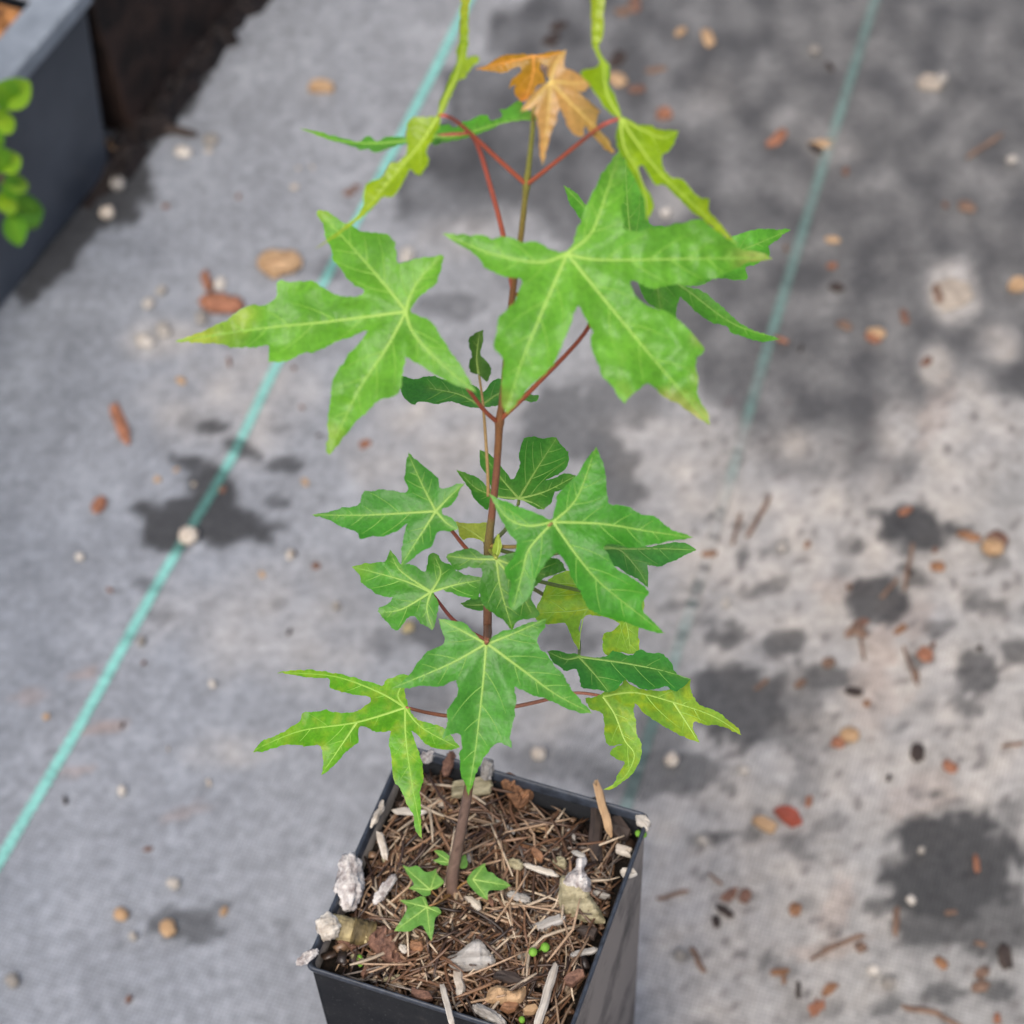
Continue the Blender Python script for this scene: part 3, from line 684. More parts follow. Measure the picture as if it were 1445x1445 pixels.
# node three, in front of the stem
P = zz('Z5', [(1185, 865), (1150, 850), (1100, 842), (1060, 815), (1010, 808), (950, 818), (880, 850), (905, 905), (945, 945), (1000, 928), (1060, 925), (1095, 945), (1085, 1010), (1080, 1080), (1095, 1140), (1140, 1190), (1200, 1230), (1250, 1275), (1285, 1312), (1310, 1260), (1370, 1245)]) + zz('Z6', [(480, 1120), (470, 1080), (440, 1010), (470, 950), (530, 900), (640, 865), (600, 800), (500, 780), (400, 760), (300, 770)])
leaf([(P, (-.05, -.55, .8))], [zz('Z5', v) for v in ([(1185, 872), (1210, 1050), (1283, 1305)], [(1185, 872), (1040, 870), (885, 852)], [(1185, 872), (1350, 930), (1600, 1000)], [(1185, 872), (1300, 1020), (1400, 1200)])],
     (700.6, 789), 0.012, [(690, 774), (694, 780), (699, 786)], (0.034, 0.165, 0.006), droop=0.16, pcol=(0.32, 0.35, 0.06), vw=1.1)  # green darkened for the shade this leaf sits in
P = zz('Z6', [(225, 795), (218, 740), (235, 690), (250, 655), (268, 690), (275, 730), (262, 770), (245, 802)])
leaf([(P, (.3, -.7, .6))], [zz('Z6', [(238, 795), (255, 730), (252, 665)])], (699, 788), 0.010, None, (0.28, 0.40, 0.05), droop=0.1, grid=4, vw=.7)
P = zz('Z6', [(560, 570), (580, 480), (590, 430), (650, 370), (690, 330), (720, 290), (750, 240), (780, 200), (805, 160), (830, 210), (850, 270), (865, 330), (868, 400), (875, 450), (880, 485), (930, 490), (980, 500), (1030, 525), (1090, 550), (1140, 555), (1170, 580), (1210, 615), (1260, 640), (1310, 655), (1358, 675), (1300, 690), (1240, 695), (1180, 710), (1120, 720), (1070, 728), (1000, 735), (960, 725), (920, 718), (870, 712), (850, 735), (880, 775), (905, 830), (950, 870), (1000, 900), (1050, 930), (1108, 985), (1085, 1020), (1065, 1060), (1080, 1105), (1120, 1140), (1160, 1180), (1200, 1225), (1140, 1212), (1080, 1195), (1020, 1175), (950, 1150), (880, 1130), (820, 1110), (770, 1085), (745, 1040), (720, 990), (690, 940), (660, 890), (640, 830), (600, 775), (580, 765), (540, 800), (500, 850), (470, 900), (455, 960), (430, 1010), (385, 1060), (330, 1085), (310, 1025), (328, 940), (300, 890), (290, 850), (330, 800), (355, 730), (350, 690), (310, 650), (290, 610), (260, 560), (235, 500), (200, 425), (240, 450), (300, 470), (360, 500), (420, 520), (480, 545), (545, 575)])
leaf([(P, (.08, -.55, .83))], [zz('Z6', v) for v in ([(565, 588), (700, 450), (802, 175)], [(565, 588), (850, 600), (1100, 640), (1350, 676)], [(565, 588), (700, 780), (850, 950), (1190, 1218)], [(565, 588), (430, 740), (390, 880), (340, 1070)], [(565, 588), (420, 610), (300, 560), (210, 435)])],
     (780.8, 736.5), 0.03, [(690, 770), (735, 770), (770, 745)], (0.055, 0.255, 0.018), tip=(0.075, 0.34, 0.018), tipw=.75, droop=0.10, pcol=(0.28, 0.2, 0.06), vw=1.15)
# lower tier
P = zz('Z7', [(850, 480), (840, 440), (835, 400), (870, 330), (800, 335), (740, 360), (725, 385), (680, 375), (600, 355), (530, 335), (450, 320), (350, 305), (260, 310), (185, 322), (280, 335), (380, 350), (450, 355), (455, 400), (500, 415), (560, 430), (620, 440), (660, 450), (650, 480), (600, 510), (560, 525), (500, 525), (440, 510), (380, 520), (320, 525), (300, 570), (250, 600), (180, 640), (110, 670), (60, 725), (120, 722), (200, 695), (270, 690), (330, 698), (400, 695), (415, 740), (420, 790), (410, 845), (470, 800), (520, 740), (570, 700), (600, 670), (605, 600), (640, 600), (680, 620), (730, 625), (765, 620), (755, 680), (765, 740), (770, 800), (780, 870), (820, 930), (850, 1000), (880, 1060), (890, 1120), (925, 1170), (918, 1100), (915, 1000), (910, 930), (930, 880), (925, 800), (910, 740), (890, 680), (865, 620), (900, 640), (950, 690), (1000, 710), (1060, 715), (1115, 705), (1080, 650), (1030, 600), (970, 580), (910, 565), (870, 530)])
leaf([(P, (-.25, -.25, .92))], [zz('Z7', v) for v in ([(837, 500), (700, 420), (470, 340), (190, 322)], [(837, 500), (590, 575), (300, 620), (70, 715)], [(837, 500), (840, 650), (870, 870), (922, 1160)], [(837, 500), (920, 600), (1100, 700)], [(590, 575), (520, 680), (415, 835)], [(837, 500), (800, 430), (860, 340)])],
     (571.7, 998.4), 0.012, [(677, 1000), (640, 1010), (605, 1006), (580, 1000)], (0.095, 0.31, 0.006), tip=(0.25, 0.40, 0.01), tipw=.72, blotch=((0.20, 0.36, 0.015), -0.1), droop=0.16, pcol=(0.30, 0.10, 0.06), vw=1.0)
P = zz('Z8', [(560, 445), (500, 440), (450, 425), (405, 430), (430, 480), (470, 510), (500, 530), (545, 520), (570, 560), (575, 610), (600, 620), (660, 625), (720, 640), (770, 610), (800, 575), (850, 600), (900, 625), (950, 625), (1010, 610), (1050, 632), (1100, 610), (1138, 570), (1090, 560), (1055, 530), (1030, 480), (1000, 445), (940, 440), (870, 425), (840, 450), (800, 445), (740, 425), (720, 450), (660, 460), (600, 455)])
leaf([(P, (.15, .0, .98))], [zz('Z8', v) for v in ([(567, 457), (800, 490), (1000, 530), (1130, 570)], [(567, 457), (650, 550), (715, 632)], [(567, 457), (500, 470), (415, 435)])], (817, 926.5), -0.004, [(688, 800, -.002), (760, 835, -.034), (806, 870, -.036), (817, 905, -.02)], (0.045, 0.23, 0.03), droop=0.05, pcol=(.16, .22, .06), wave=0.07)
P = zz('Z8', [(600, 670), (640, 665), (690, 640), (740, 620), (790, 590), (770, 525), (800, 560), (830, 600), (900, 625), (1000, 630), (1080, 600), (1135, 570), (1140, 640), (1170, 690), (1230, 720), (1290, 750), (1340, 790), (1380, 820), (1395, 858), (1340, 830), (1280, 810), (1210, 805), (1155, 790), (1150, 830), (1170, 870), (1182, 898), (1110, 870), (1040, 835), (980, 800), (920, 760), (850, 695), (845, 740), (860, 800), (860, 850), (888, 905), (885, 960), (850, 1040), (800, 1090), (740, 1130), (685, 1138), (740, 1110), (770, 1050), (800, 1000), (770, 985), (730, 960), (735, 930), (790, 905), (720, 910), (700, 860), (695, 790), (690, 750), (660, 735), (620, 720)])
leaf([(P, (.25, -.3, .9))], [zz('Z8', v) for v in ([(690, 660), (850, 640), (1050, 690), (1250, 760), (1390, 850)], [(690, 660), (750, 750), (800, 880), (850, 960), (800, 1070), (695, 1135)], [(1050, 690), (1120, 800), (1175, 890)])], (851, 982.7), 0.006,
     [(677, 1002), (720, 998), (760, 990), (810, 978)], (0.17, 0.35, 0.03), tip=(0.30, 0.44, 0.02), tipw=.6, blotch=((0.28, 0.40, 0.02), 0.0), droop=0.08, pcol=(0.34, 0.12, 0.08))
P = zz('Z7', [(1245, 168), (1200, 130), (1140, 70), (1090, 60), (1005, 45), (1020, 100), (1040, 150), (1020, 185), (960, 210), (910, 260), (870, 320), (820, 370), (770, 402), (850, 400), (920, 390), (1000, 395), (1050, 380), (1100, 360), (1105, 420), (1080, 470), (1050, 520), (1055, 570), (1025, 662), (1060, 640), (1110, 635), (1125, 690), (1115, 750), (1120, 830), (1150, 900), (1158, 948), (1185, 880), (1215, 800), (1250, 740), (1310, 680), (1380, 707)]) + \
    zz('Z8', [(220, 850), (235, 780), (245, 700), (240, 610), (300, 640), (370, 665), (440, 690), (500, 720), (560, 740), (638, 747), (570, 670), (520, 610), (480, 540), (440, 500), (400, 440)]) + zz('Z6', [(490, 1310), (475, 1250), (515, 1190), (528, 1133), (420, 1160), (340, 1195), (270, 1210), (225, 1235)])
leaf([(P, (0, -.6, .78))], [[(686, 908.5), (682, 960), (672, 1050), (661, 1120)], zz('Z7', [(1250, 175), (1060, 280), (775, 400)]), zz('Z8', [(105, 395), (300, 540), (450, 650), (630, 744)]), zz('Z7', [(1250, 175), (1130, 110), (1010, 48)]), zz('Z6', [(190, 1280), (340, 1220), (525, 1137)])],
     (686, 908.5), 0.03, [(688, 884), (688, 892), (687, 902)], (0.060, 0.245, 0.024), tip=(0.095, 0.34, 0.016), tipw=.7, droop=0.12, pcol=(0.24, 0.09, 0.05), prad=4, vw=1.2)
# upper tier: the two largest leaves
P = zz('Z3', [(1070, 475), (1100, 488), (1140, 500), (1170, 530), (1195, 570), (1225, 615), (1250, 660), (1290, 710), (1320, 760), (1340, 800), (1358, 832), (1300, 808), (1240, 785), (1190, 760), (1140, 730), (1100, 700), (1060, 675), (1040, 665), (1042, 700), (1030, 750), (1025, 800), (1005, 840), (950, 855), (910, 875), (870, 920), (830, 950), (800, 990), (760, 1040), (730, 1075), (705, 1106), (692, 1080), (700, 1020), (700, 950), (710, 880), (710, 830), (720, 780), (740, 735), (770, 700), (790, 655), (830, 620), (880, 555), (850, 560), (810, 580), (760, 595), (730, 605), (690, 630), (640, 650), (590, 655), (550, 675), (520, 690), (470, 695), (435, 690), (440, 650), (435, 620), (380, 632), (330, 628), (280, 628), (200, 612), (120, 608), (22, 602), (80, 580), (150, 555), (210, 525), (260, 500), (310, 460), (360, 440), (410, 442), (450, 425), (475, 390), (470, 350), (490, 330), (530, 340), (580, 335), (640, 340), (690, 370), (740, 395), (790, 405), (850, 395), (860, 375), (830, 360), (790, 330), (770, 300), (745, 270), (720, 240), (712, 190), (690, 140), (680, 90), (650, 38), (670, 20), (720, 40), (760, 70), (810, 90), (850, 115), (900, 120), (960, 125), (990, 155), (1003, 200), (1012, 255), (1060, 245), (1110, 232), (1160, 228), (1208, 220), (1208, 245), (1200, 290), (1180, 345), (1140, 375), (1110, 400), (1080, 435), (1068, 455)])
leaf([(P, (-.12, -.5, .85))], [zz('Z3', v) for v in ([(1046, 470), (1065, 400), (1110, 320), (1200, 230)], [(1046, 470), (960, 360), (830, 210), (665, 30)], [(1046, 470), (700, 515), (400, 545), (30, 600)], [(1046, 470), (960, 630), (830, 830), (705, 1098)], [(1046, 470), (1075, 560), (1180, 680), (1352, 826)])],
     (573, 439.6), 0.02, [(703, 596), (680, 575), (640, 520), (600, 465)], G_TOP, tip=TIPY, tipw=.62, droop=0.12, pcol=RED, vw=1.15)
P = zz('Z4', [(535, 405), (550, 350), (570, 310), (590, 250), (625, 180), (655, 120), (690, 75), (722, 30), (740, 75), (745, 130), (735, 180), (745, 210), (730, 265), (738, 310), (735, 345), (760, 355), (800, 360), (835, 345), (880, 345), (960, 325), (990, 320), (1040, 308), (1085, 340), (1130, 370), (1190, 420), (1240, 435), (1290, 445), (1332, 465), (1300, 475), (1250, 480), (1215, 490), (1160, 520), (1110, 545), (1050, 555), (1000, 575), (950, 570), (900, 580), (850, 585), (810, 570), (770, 555), (765, 570), (790, 620), (830, 655), (870, 665), (910, 680), (950, 705), (985, 740), (1020, 775), (1060, 835), (1030, 860), (1025, 900), (1035, 950), (1030, 1000), (1045, 1040), (1075, 1085), (1082, 1133), (1040, 1110), (1000, 1080), (950, 1045), (890, 1015), (860, 985), (830, 965), (800, 990), (770, 1010), (742, 1047), (710, 1010), (690, 975), (650, 935), (635, 890), (612, 840), (605, 790), (615, 760), (600, 735), (580, 700), (562, 660), (545, 670), (520, 740), (490, 820), (460, 880), (420, 930), (370, 970), (330, 1020), (300, 1060), (268, 1090), (250, 1050), (250, 990), (250, 930), (255, 870), (225, 835), (215, 810), (230, 760), (235, 710), (270, 670), (300, 640), (315, 600), (330, 560), (310, 545), (260, 540), (220, 520), (180, 505), (160, 470), (110, 430), (60, 400), (13, 367), (80, 370), (130, 375), (180, 375), (210, 392), (245, 378), (290, 385), (330, 402), (380, 398), (420, 415), (460, 435), (505, 438)])
leaf([(P, (.06, -.5, .85))], [zz('Z4', v) for v in ([(512, 447), (400, 482), (200, 445), (20, 370)], [(512, 447), (610, 360), (680, 170), (720, 40)], [(512, 447), (640, 472), (1000, 468), (1325, 464)], [(512, 447), (700, 680), (900, 920), (1078, 1125)], [(512, 447), (420, 660), (330, 880), (268, 1080)])],
     (800.7, 357.8), 0.025, [(704, 594), (760, 540, .006), (830, 462, .012), (835, 405, .016), (815, 370, .021)], (0.120, 0.345, 0.026), tip=TIPR, tipw=.72, droop=0.10, pcol=RED, prad=3.0, vw=1.2)
# yellow-green leaf, upper left, hanging
TD = zz('Z1', [(870, 495), (800, 500), (730, 505), (700, 560), (695, 610), (700, 690), (660, 750), (600, 770), (570, 830), (530, 855), (470, 880), (455, 930), (450, 1000), (420, 1060), (370, 1100), (300, 1160), (240, 1210), (175, 1253), (250, 1210), (330, 1155), (400, 1105), (470, 1048), (510, 1010), (560, 960), (610, 955), (650, 920), (690, 850), (720, 800), (760, 830), (800, 800), (825, 740), (810, 690), (850, 620), (880, 560), (892, 505)])
TU = zz('Z1', [(868, 492), (880, 440), (910, 360), (940, 290), (960, 240), (985, 190), (980, 120), (995, 60), (1000, -80), (1010, -210), (1060, -210), (1050, -80), (1048, 60), (1035, 175), (1090, 152), (1108, 185), (1060, 230), (1030, 280), (990, 300), (960, 360), (930, 430), (900, 492)])
leaf([(TD, (-.4, -.5, .75)), (TU, (.35, -.75, .5))], [zz('Z1', [(880, 492), (770, 660), (620, 840), (450, 1040), (185, 1248)]), zz('Z1', [(884, 485), (930, 370), (985, 250), (1015, 100), (1030, -200)])], (619, 162.5), 0.020,
     [(742, 260), (700, 222), (668, 192), (645, 172), (630, 164)], G_YEL, tip=(0.32, 0.36, 0.015), tipw=.6, droop=0.06, mat=M_YOUNG, pcol=(0.48, 0.075, 0.05), prad=2.8, grid=4)
# yellow-green leaf, upper right, hanging
SD_ = zz('Z2', [(870, 505), (920, 520), (980, 545), (1040, 550), (1100, 575), (1197, 577), (1185, 620), (1150, 680), (1100, 725), (1110, 790), (1150, 840), (1210, 850), (1250, 890), (1280, 930), (1320, 960), (1367, 968), (1365, 1030), (1400, 1070), (1460, 1140), (1535, 1230), (1440, 1168), (1370, 1115), (1300, 1060), (1230, 1000), (1170, 940), (1110, 890), (1060, 880), (1020, 820), (990, 770), (965, 790), (975, 850), (1010, 910), (1045, 960), (1055, 1010), (1035, 1060), (1010, 1088), (1005, 1000), (1000, 960), (960, 880), (920, 800), (890, 740), (850, 680), (840, 600), (850, 540)])
SU_ = zz('Z2', [(862, 505), (805, 480), (765, 430), (735, 385), (698, 335), (640, 262), (640, 245), (700, 225), (742, 205), (745, 180), (710, 110), (700, 40), (700, -90), (705, -220), (775, -220), (770, -90), (768, 40), (742, 105), (765, 160), (800, 205), (805, 250), (795, 310), (830, 370), (850, 430), (872, 500)])
leaf([(SD_, (.35, -.55, .75)), (SU_, (.1, -.8, .5))], [zz('Z2', [(866, 508), (960, 650), (1100, 830), (1300, 1020), (1530, 1226)]), zz('Z2', [(866, 508), (980, 570), (1100, 620), (1190, 582)]), zz('Z2', [(866, 508), (890, 680), (990, 860), (1015, 1080)]), zz('Z2', [(862, 500), (800, 400), (775, 290), (770, 200), (725, 100), (738, -210)])], (875.5, 166.5), 0.028,
     [(744, 260), (775, 236), (820, 200), (850, 177)], (0.245, 0.39, 0.006), tip=(0.29, 0.38, 0.008), tipw=.6, droop=0.07, mat=M_YOUNG, pcol=(0.45, 0.07, 0.045), prad=2.8, grid=4)
# orange young leaf in front
P = zz('Z2', [(480, 290), (455, 280), (450, 240), (470, 190), (500, 150), (557, 122), (550, 170), (550, 220), (580, 235), (620, 255), (660, 280), (700, 295), (772, 280), (720, 310), (690, 330), (650, 358), (620, 355), (600, 350), (640, 370), (680, 405), (720, 445), (752, 470), (735, 500), (735, 560), (770, 600), (810, 650), (832, 708), (790, 690), (740, 640), (700, 600), (670, 550), (655, 580), (660, 605), (630, 612), (590, 590), (560, 540), (545, 500), (520, 450), (510, 470), (500, 530), (470, 600), (450, 680), (424, 775), (410, 700), (405, 600), (395, 530), (380, 480), (400, 430), (370, 445), (298, 477), (330, 420), (370, 370), (410, 330), (440, 310)])
leaf([(P, (.1, -.65, .7))], [zz('Z2', v) for v in ([(468, 300), (500, 200), (552, 128)], [(468, 300), (620, 310), (768, 282)], [(468, 300), (590, 430), (700, 540), (828, 700)], [(468, 300), (460, 450), (425, 765)], [(468, 300), (400, 380), (302, 474)])],
     (776.6, 114.7), 0.016, [(752, 170), (756, 150), (766, 128)], (0.46, 0.26, 0.085), tip=(0.50, 0.24, 0.07), droop=0.12, mat=M_YOUNG, vcol=(0.60, 0.45, 0.12), label='orange-tan young leaf at the top of the sapling', pcol=(0.32, 0.27, 0.04), prad=2.2, vw=.8, grid=4)

# basal sprouts
def sprout(z, pts, c, v, pet):
    n0 = (0.05 + 0.1 * nz(c[0], 1.0), -.12, .98)
    cc = zz(z, [c])[0]
    lz = at_z(cc[0], cc[1], RIM_Z + 0.0015)
    dy = -(lz - P0).dot(SN) / SN.y
    a = to_px(P0 + V((0, 0, 0.002)))
    leaf([(zz(z, pts), n0)], [zz(z, [c, q]) for q in v], cc, dy, [(a[0], a[1] - 4, 0.0)] + [(x, y, dy * 0.8) for x, y in zz(z, pet)] + [(cc[0], cc[1], dy)], (0.13, 0.32, 0.06), droop=0.06, grid=4, pcol=(0.30, 0.16, 0.06), prad=1.6, vw=.7, ser=0.5)
sprout('S2', [(898, 378), (950, 395), (1010, 385), (1070, 430), (1120, 425), (1155, 403), (1165, 450), (1212, 510), (1160, 555), (1115, 570), (1110, 600), (1065, 614), (1000, 575), (945, 555), (985, 520), (945, 460)], (1110, 565), [(905, 385), (1160, 412), (960, 550), (1205, 510)], [(1180, 620)])
sprout('S2', [(1060, 615), (1020, 620), (970, 640), (876, 645), (935, 690), (920, 740), (890, 790), (836, 877), (950, 880), (1000, 850), (1045, 835), (1080, 890), (1117, 953), (1135, 870), (1145, 780), (1192, 740), (1160, 695), (1100, 690), (1080, 640)], (1085, 695), [(885, 648), (845, 872), (1113, 945), (1185, 740), (1050, 622)], [(1170, 660)])
sprout('S3', [(100, 430), (140, 380), (217, 333), (235, 390), (270, 400), (300, 430), (350, 455), (397, 490), (330, 520), (270, 520), (240, 530), (236, 588), (180, 560), (120, 500), (95, 465)], (135, 445), [(390, 488), (215, 340), (234, 580)], [(60, 480)])
sprout('S2', [(1135, 268), (1200, 270), (1260, 320), (1280, 370), (1210, 380), (1130, 345), (1180, 320)], (1275, 360), [(1140, 272), (1140, 345)], [(1270, 480)])
sprout('S2', [(1330, 380), (1345, 320), (1375, 298), (1392, 370), (1375, 402), (1340, 405)], (1332, 392), [(1378, 310)], [(1300, 480)])

# ------------------------------------------------------------------ bark chips, sticks and twigs on the mulch
S1 = (400, 1040, .37370)
def s1(x, y): return (S1[0] + S1[2] * x, S1[1] + S1[2] * y)
def cmat(cache, name, *a, **k):
    if name not in cache: cache[name] = mat_plain(name, *a, **k)
    return cache[name]
MC = {}
C_GREY = cmat(MC, 'weathered_grey_wood', (0.38, 0.36, 0.33), (0.11, 0.095, 0.08), nscale=330, bstr=.7, bdist=.0006, stretch=(.12, 1, 1))
C_WHITE = cmat(MC, 'bleached_wood', (0.56, 0.52, 0.45), (0.22, 0.18, 0.14), nscale=300, bstr=.5, stretch=(.12, 1, 1))
C_TAN = cmat(MC, 'tan_wood', (0.42, 0.28, 0.155), (0.22, 0.13, 0.065), nscale=280, bstr=.5, stretch=(.14, 1, 1))
C_BRN = cmat(MC, 'brown_bark', (0.20, 0.105, 0.07), (0.06, 0.03, 0.022), nscale=420, bstr=.9, bdist=.001)
C_ORG = cmat(MC, 'orange_bark', (0.28, 0.14, 0.07), (0.08, 0.04, 0.022), nscale=260, bstr=.8, bdist=.0008, stretch=(.3, 1, 1))
C_BLK = cmat(MC, 'black_bark', (0.05, 0.035, 0.028), (0.012, 0.009, 0.008), nscale=300, bstr=.7, stretch=(.2, 1, 1))
C_LIC = cmat(MC, 'lichen_crust', (0.56, 0.53, 0.50), (0.13, 0.10, 0.095), nscale=260, bstr=1.0, bdist=.0012)
C_MOSS = cmat(MC, 'mossy_grey_wood', (0.34, 0.30, 0.19), (0.10, 0.085, 0.04), nscale=300, bstr=.7, stretch=(.35, 1, 1))
C_YEL = cmat(MC, 'yellowed_bark', (0.46, 0.38, 0.20), (0.05, 0.035, 0.015), nscale=190, bstr=.9, bdist=.001, stretch=(1, .2, .2))
C_BLK2 = cmat(MC, 'dark_mossy_bark', (0.17, 0.125, 0.05), (0.02, 0.015, 0.008), nscale=260, bstr=.9, bdist=.001, stretch=(1, .2, .2))
C_RUST = cmat(MC, 'rust_leaf_scrap', (0.29, 0.125, 0.07), (0.13, 0.055, 0.03), nscale=200, bstr=.4)
C_PALE = cmat(MC, 'pale_pebble', (0.50, 0.45, 0.38), (0.28, 0.23, 0.18), nscale=200, bstr=.3)
C_DBR = cmat(MC, 'dark_leaf_litter', (0.20, 0.125, 0.085), (0.07, 0.042, 0.03), nscale=200, bstr=.5)
C_GRITB = cmat(MC, 'faded_leaf_scrap', (0.34, 0.29, 0.23), (0.20, 0.165, 0.13), nscale=120, bstr=.4)
C_RED = cmat(MC, 'red_chip', (0.32, 0.07, 0.04), (0.15, 0.04, 0.025), nscale=200, bstr=.3)

def frame(a, b_):
    x = (b_ - a).normalized(); z = V((0, 0, 1)); y = z.cross(x).normalized(); z = x.cross(y)
    return x, y, z
def chip_obj(name, e1, e2, width_px, thick, z1, z2, mat, seed, kind='chip', roll=0.0, zbase=None, grad=None):
    """a piece between two photo points lying at heights z1, z2 above the soil"""
    zb = (lambda p: zbase) if zbase is not None else (lambda p: max(soil_z(*[max(-.046, min(.046, q)) for q in uv_of(p)]), RIM_Z - 0.016))
    def put(e, h):
        p = at_z(e[0], e[1], RIM_Z - 0.010 if zbase is None else zbase)
        return at_z(e[0], e[1], zb(p) + h)
    a, b_ = put(e1, z1), put(e2, z2)
    L = (b_ - a).length; x, y, z = frame(a, b_)
    wd = width_px * ((a + b_) / 2 - CAM).dot(CF) / F_PX
    rs = random.Random(seed)
    org = (a + b_) * 0.5
    R = Matrix((x, y, z)).transposed().to_4x4() @ Matrix.Rotation(roll, 4, 'X')
    vs, fs = [], []
    if kind == 'chip':
        n = rs.choice((6, 7, 8)); ring = []; a0 = rs.uniform(0, 6)
        for k in range(n):
            an = a0 + 2 * math.pi * (k + rs.uniform(-.28, .28)) / n; q = rs.uniform(0.72, 1.12)
            cx, cy = math.cos(an), math.sin(an)
            m_ = max(abs(cx), abs(cy)); sq = 1 / (m_ ** 0.6)
            ring.append((cx * sq * q * L * 0.5, cy * sq * q * wd * 0.5))
        lv = [(0.93, -0.5), (1.0, -0.28), (1.0, 0.22), (0.9, 0.5), (0.5, 0.56)]
        for s_, h in lv:
            for (px_, py_) in ring: vs.append(V((px_ * s_, py_ * s_, h * thick + thick * 0.35 * nz(px_ * 700, py_ * 700, seed + h))))
        for i in range(len(lv) - 1):
            for k in range(n): fs.append((i * n + k, i * n + (k + 1) % n, (i + 1) * n + (k + 1) % n, (i + 1) * n + k))
        fs.append(tuple(range(n))[::-1]); vs.append(V((0, 0, thick * .6))); c_ = len(vs) - 1; o_ = (len(lv) - 1) * n
        for k in range(n): fs.append((o_ + k, o_ + (k + 1) % n, c_))
    elif kind == 'stick':
        n, sd2 = 9, 7; P_ = []
        for i in range(n):
            t_ = i / (n - 1); P_.append((t_ - .5) * L)
        for i, px_ in enumerate(P_):
            t_ = i / (n - 1); s_ = 0.72 if i == 0 else (0.6 if i == n - 1 else 1.0)
            by = wd * 0.35 * nz(t_ * 2.2, seed); bz = thick * 0.3 * nz(t_ * 2, seed + 5)
            for k in range(sd2):
                an = 2 * math.pi * k / sd2; q = 1 + 0.28 * nz(k * 1.3, seed * 1.7) + 0.13 * nz(t_ * 6, k * 2.0, seed)
                jag = (rs.uniform(-.5, .5) * wd if i in (0, n - 1) else 0)
                vs.append(V((px_ + jag, by + math.cos(an) * wd * .5 * s_ * q, bz + math.sin(an) * thick * .5 * s_ * q)))
        for i in range(n - 1):
            for k in range(sd2): fs.append((i * sd2 + k, i * sd2 + (k + 1) % sd2, (i + 1) * sd2 + (k + 1) % sd2, (i + 1) * sd2 + k))
        fs.append(tuple(range(sd2))[::-1]); fs.append(tuple((n - 1) * sd2 + k for k in range(sd2)))
    elif kind in ('lump', 'twig', 'log'):
        bm = bmesh.new(); bmesh.ops.create_icosphere(bm, subdivisions=4 if kind == 'lump' else 4, radius=1)
        fr = 2.6 if kind == 'lump' else 5.0
        for v in bm.verts:
            c0 = v.co.copy()
            k = 1 + 0.42 * nz(c0.x * fr, c0.y * fr, c0.z * fr + seed) + 0.30 * nz(c0.x * fr * 2.4, c0.y * fr * 2.4, c0.z * fr * 2.4 + seed) + 0.14 * nz(c0.x * fr * 6, c0.y * fr * 6, c0.z * fr * 6 + seed)
            xx = math.copysign(abs(c0.x) ** (0.75 if kind != 'log' else 0.95), c0.x)
            if kind == 'log':
                rad_ = math.hypot(c0.y, c0.z); f_ = min(1, 1.9 * rad_) / max(rad_, 1e-3); c0 = V((c0.x, c0.y * f_, c0.z * f_)); k = 1 + 0.35 * (k - 1)
            v.co = V((xx * L * .5 * (1 + .25 * (k - 1)), c0.y * wd * .5 * k * (1 + .25 * nz(c0.x * 2, seed)), c0.z * thick * .5 * k))
        vs = [v.co.copy() for v in bm.verts]; bm.faces.ensure_lookup_table(); bm.verts.index_update(); fs = [tuple(v.index for v in f.verts) for f in bm.faces]; bm.free()
    o = mesh_obj(name, vs, fs, mat, smooth=(kind in ('lump', 'twig', 'log')))
    o.matrix_world = Matrix.Translation(org) @ R
    return o
def piece(name, label, cat, x1, y1, x2, y2, w_, th, z1, z2, mat, seed, kind='chip', roll=0.0, group=None):
    o = chip_obj(name, s1(x1, y1), s1(x2, y2), w_ * S1[2], th, z1 + 0.0016, z2 + 0.0016, mat, seed, kind, roll)
    return tag(o, label, cat, group)
T = 0.001
def poly_piece(name, label, cat, pts, zl, slope, th, mat, seed, rough=0.25):
    P = [s1(x, y) for x, y in pts]
    cx, cy = sum(p[0] for p in P) / len(P), sum(p[1] for p in P) / len(P)
    org = at_z(cx, cy, RIM_Z - 0.011 + zl)
    nn = V((slope[0], slope[1], 1)).normalized()
    out = smooth_outline(P, seed, 1.3, 3.0)
    xs = [p[0] for p in out]; ys = [p[1] for p in out]; inner = []
    gy = min(ys) + 2
    while gy < max(ys):
        gx = min(xs) + 2
        while gx < max(xs):
            if inpoly(gx, gy, out) and polyd(gx, gy, out) > 2: inner.append((gx, gy))
            gx += 4
        gy += 4
    r_ = delaunay_2d_cdt([V(p) for p in out + inner], [], [list(range(len(out)))], 1, 1e-5)
    top, bot = [], []
    for q in r_[0]:
        p = on_plane(q.x, q.y, org, nn); ed = min(1, polyd(q.x, q.y, out) / 5.0)
        h = th * (0.5 * ed - 0.2 + rough * ed * (nz(q.x / 7, q.y / 18, seed) + .6 * nz(q.x / 3, q.y / 8, seed + 3)))
        top.append(p + nn * h); bot.append(p - nn * th * .5)
    n = len(top); fs = [tuple(f) for f in r_[2]] + [tuple(n + i for i in reversed(f)) for f in r_[2]]
    cnt_ = {}
    for f in r_[2]:
        for i in range(3): e = (f[i], f[(i + 1) % 3]); cnt_[e] = 1
    for (i, j) in list(cnt_):
        if (j, i) not in cnt_: fs.append((j, i, n + i, n + j))
    o = mesh_obj(name, [p - org for p in top + bot], fs, mat, smooth=False); o.location = org
    return tag(o, label, cat)
piece('lichen_branch', 'gnarled pale lichen-covered branch piece against the left wall of the pot', 'branch piece', 255, 440, 245, 655, 92, 8 * T, 5 * T, 5 * T, C_LIC, 1, 'lump')
_log = piece('bark_log', 'short mossy log piece with a pale broken end beside the lichen branch', 'wood piece', 150, 705, 345, 748, 88, 9 * T, 3.6 * T, 2.6 * T, C_YEL, 2, 'log')
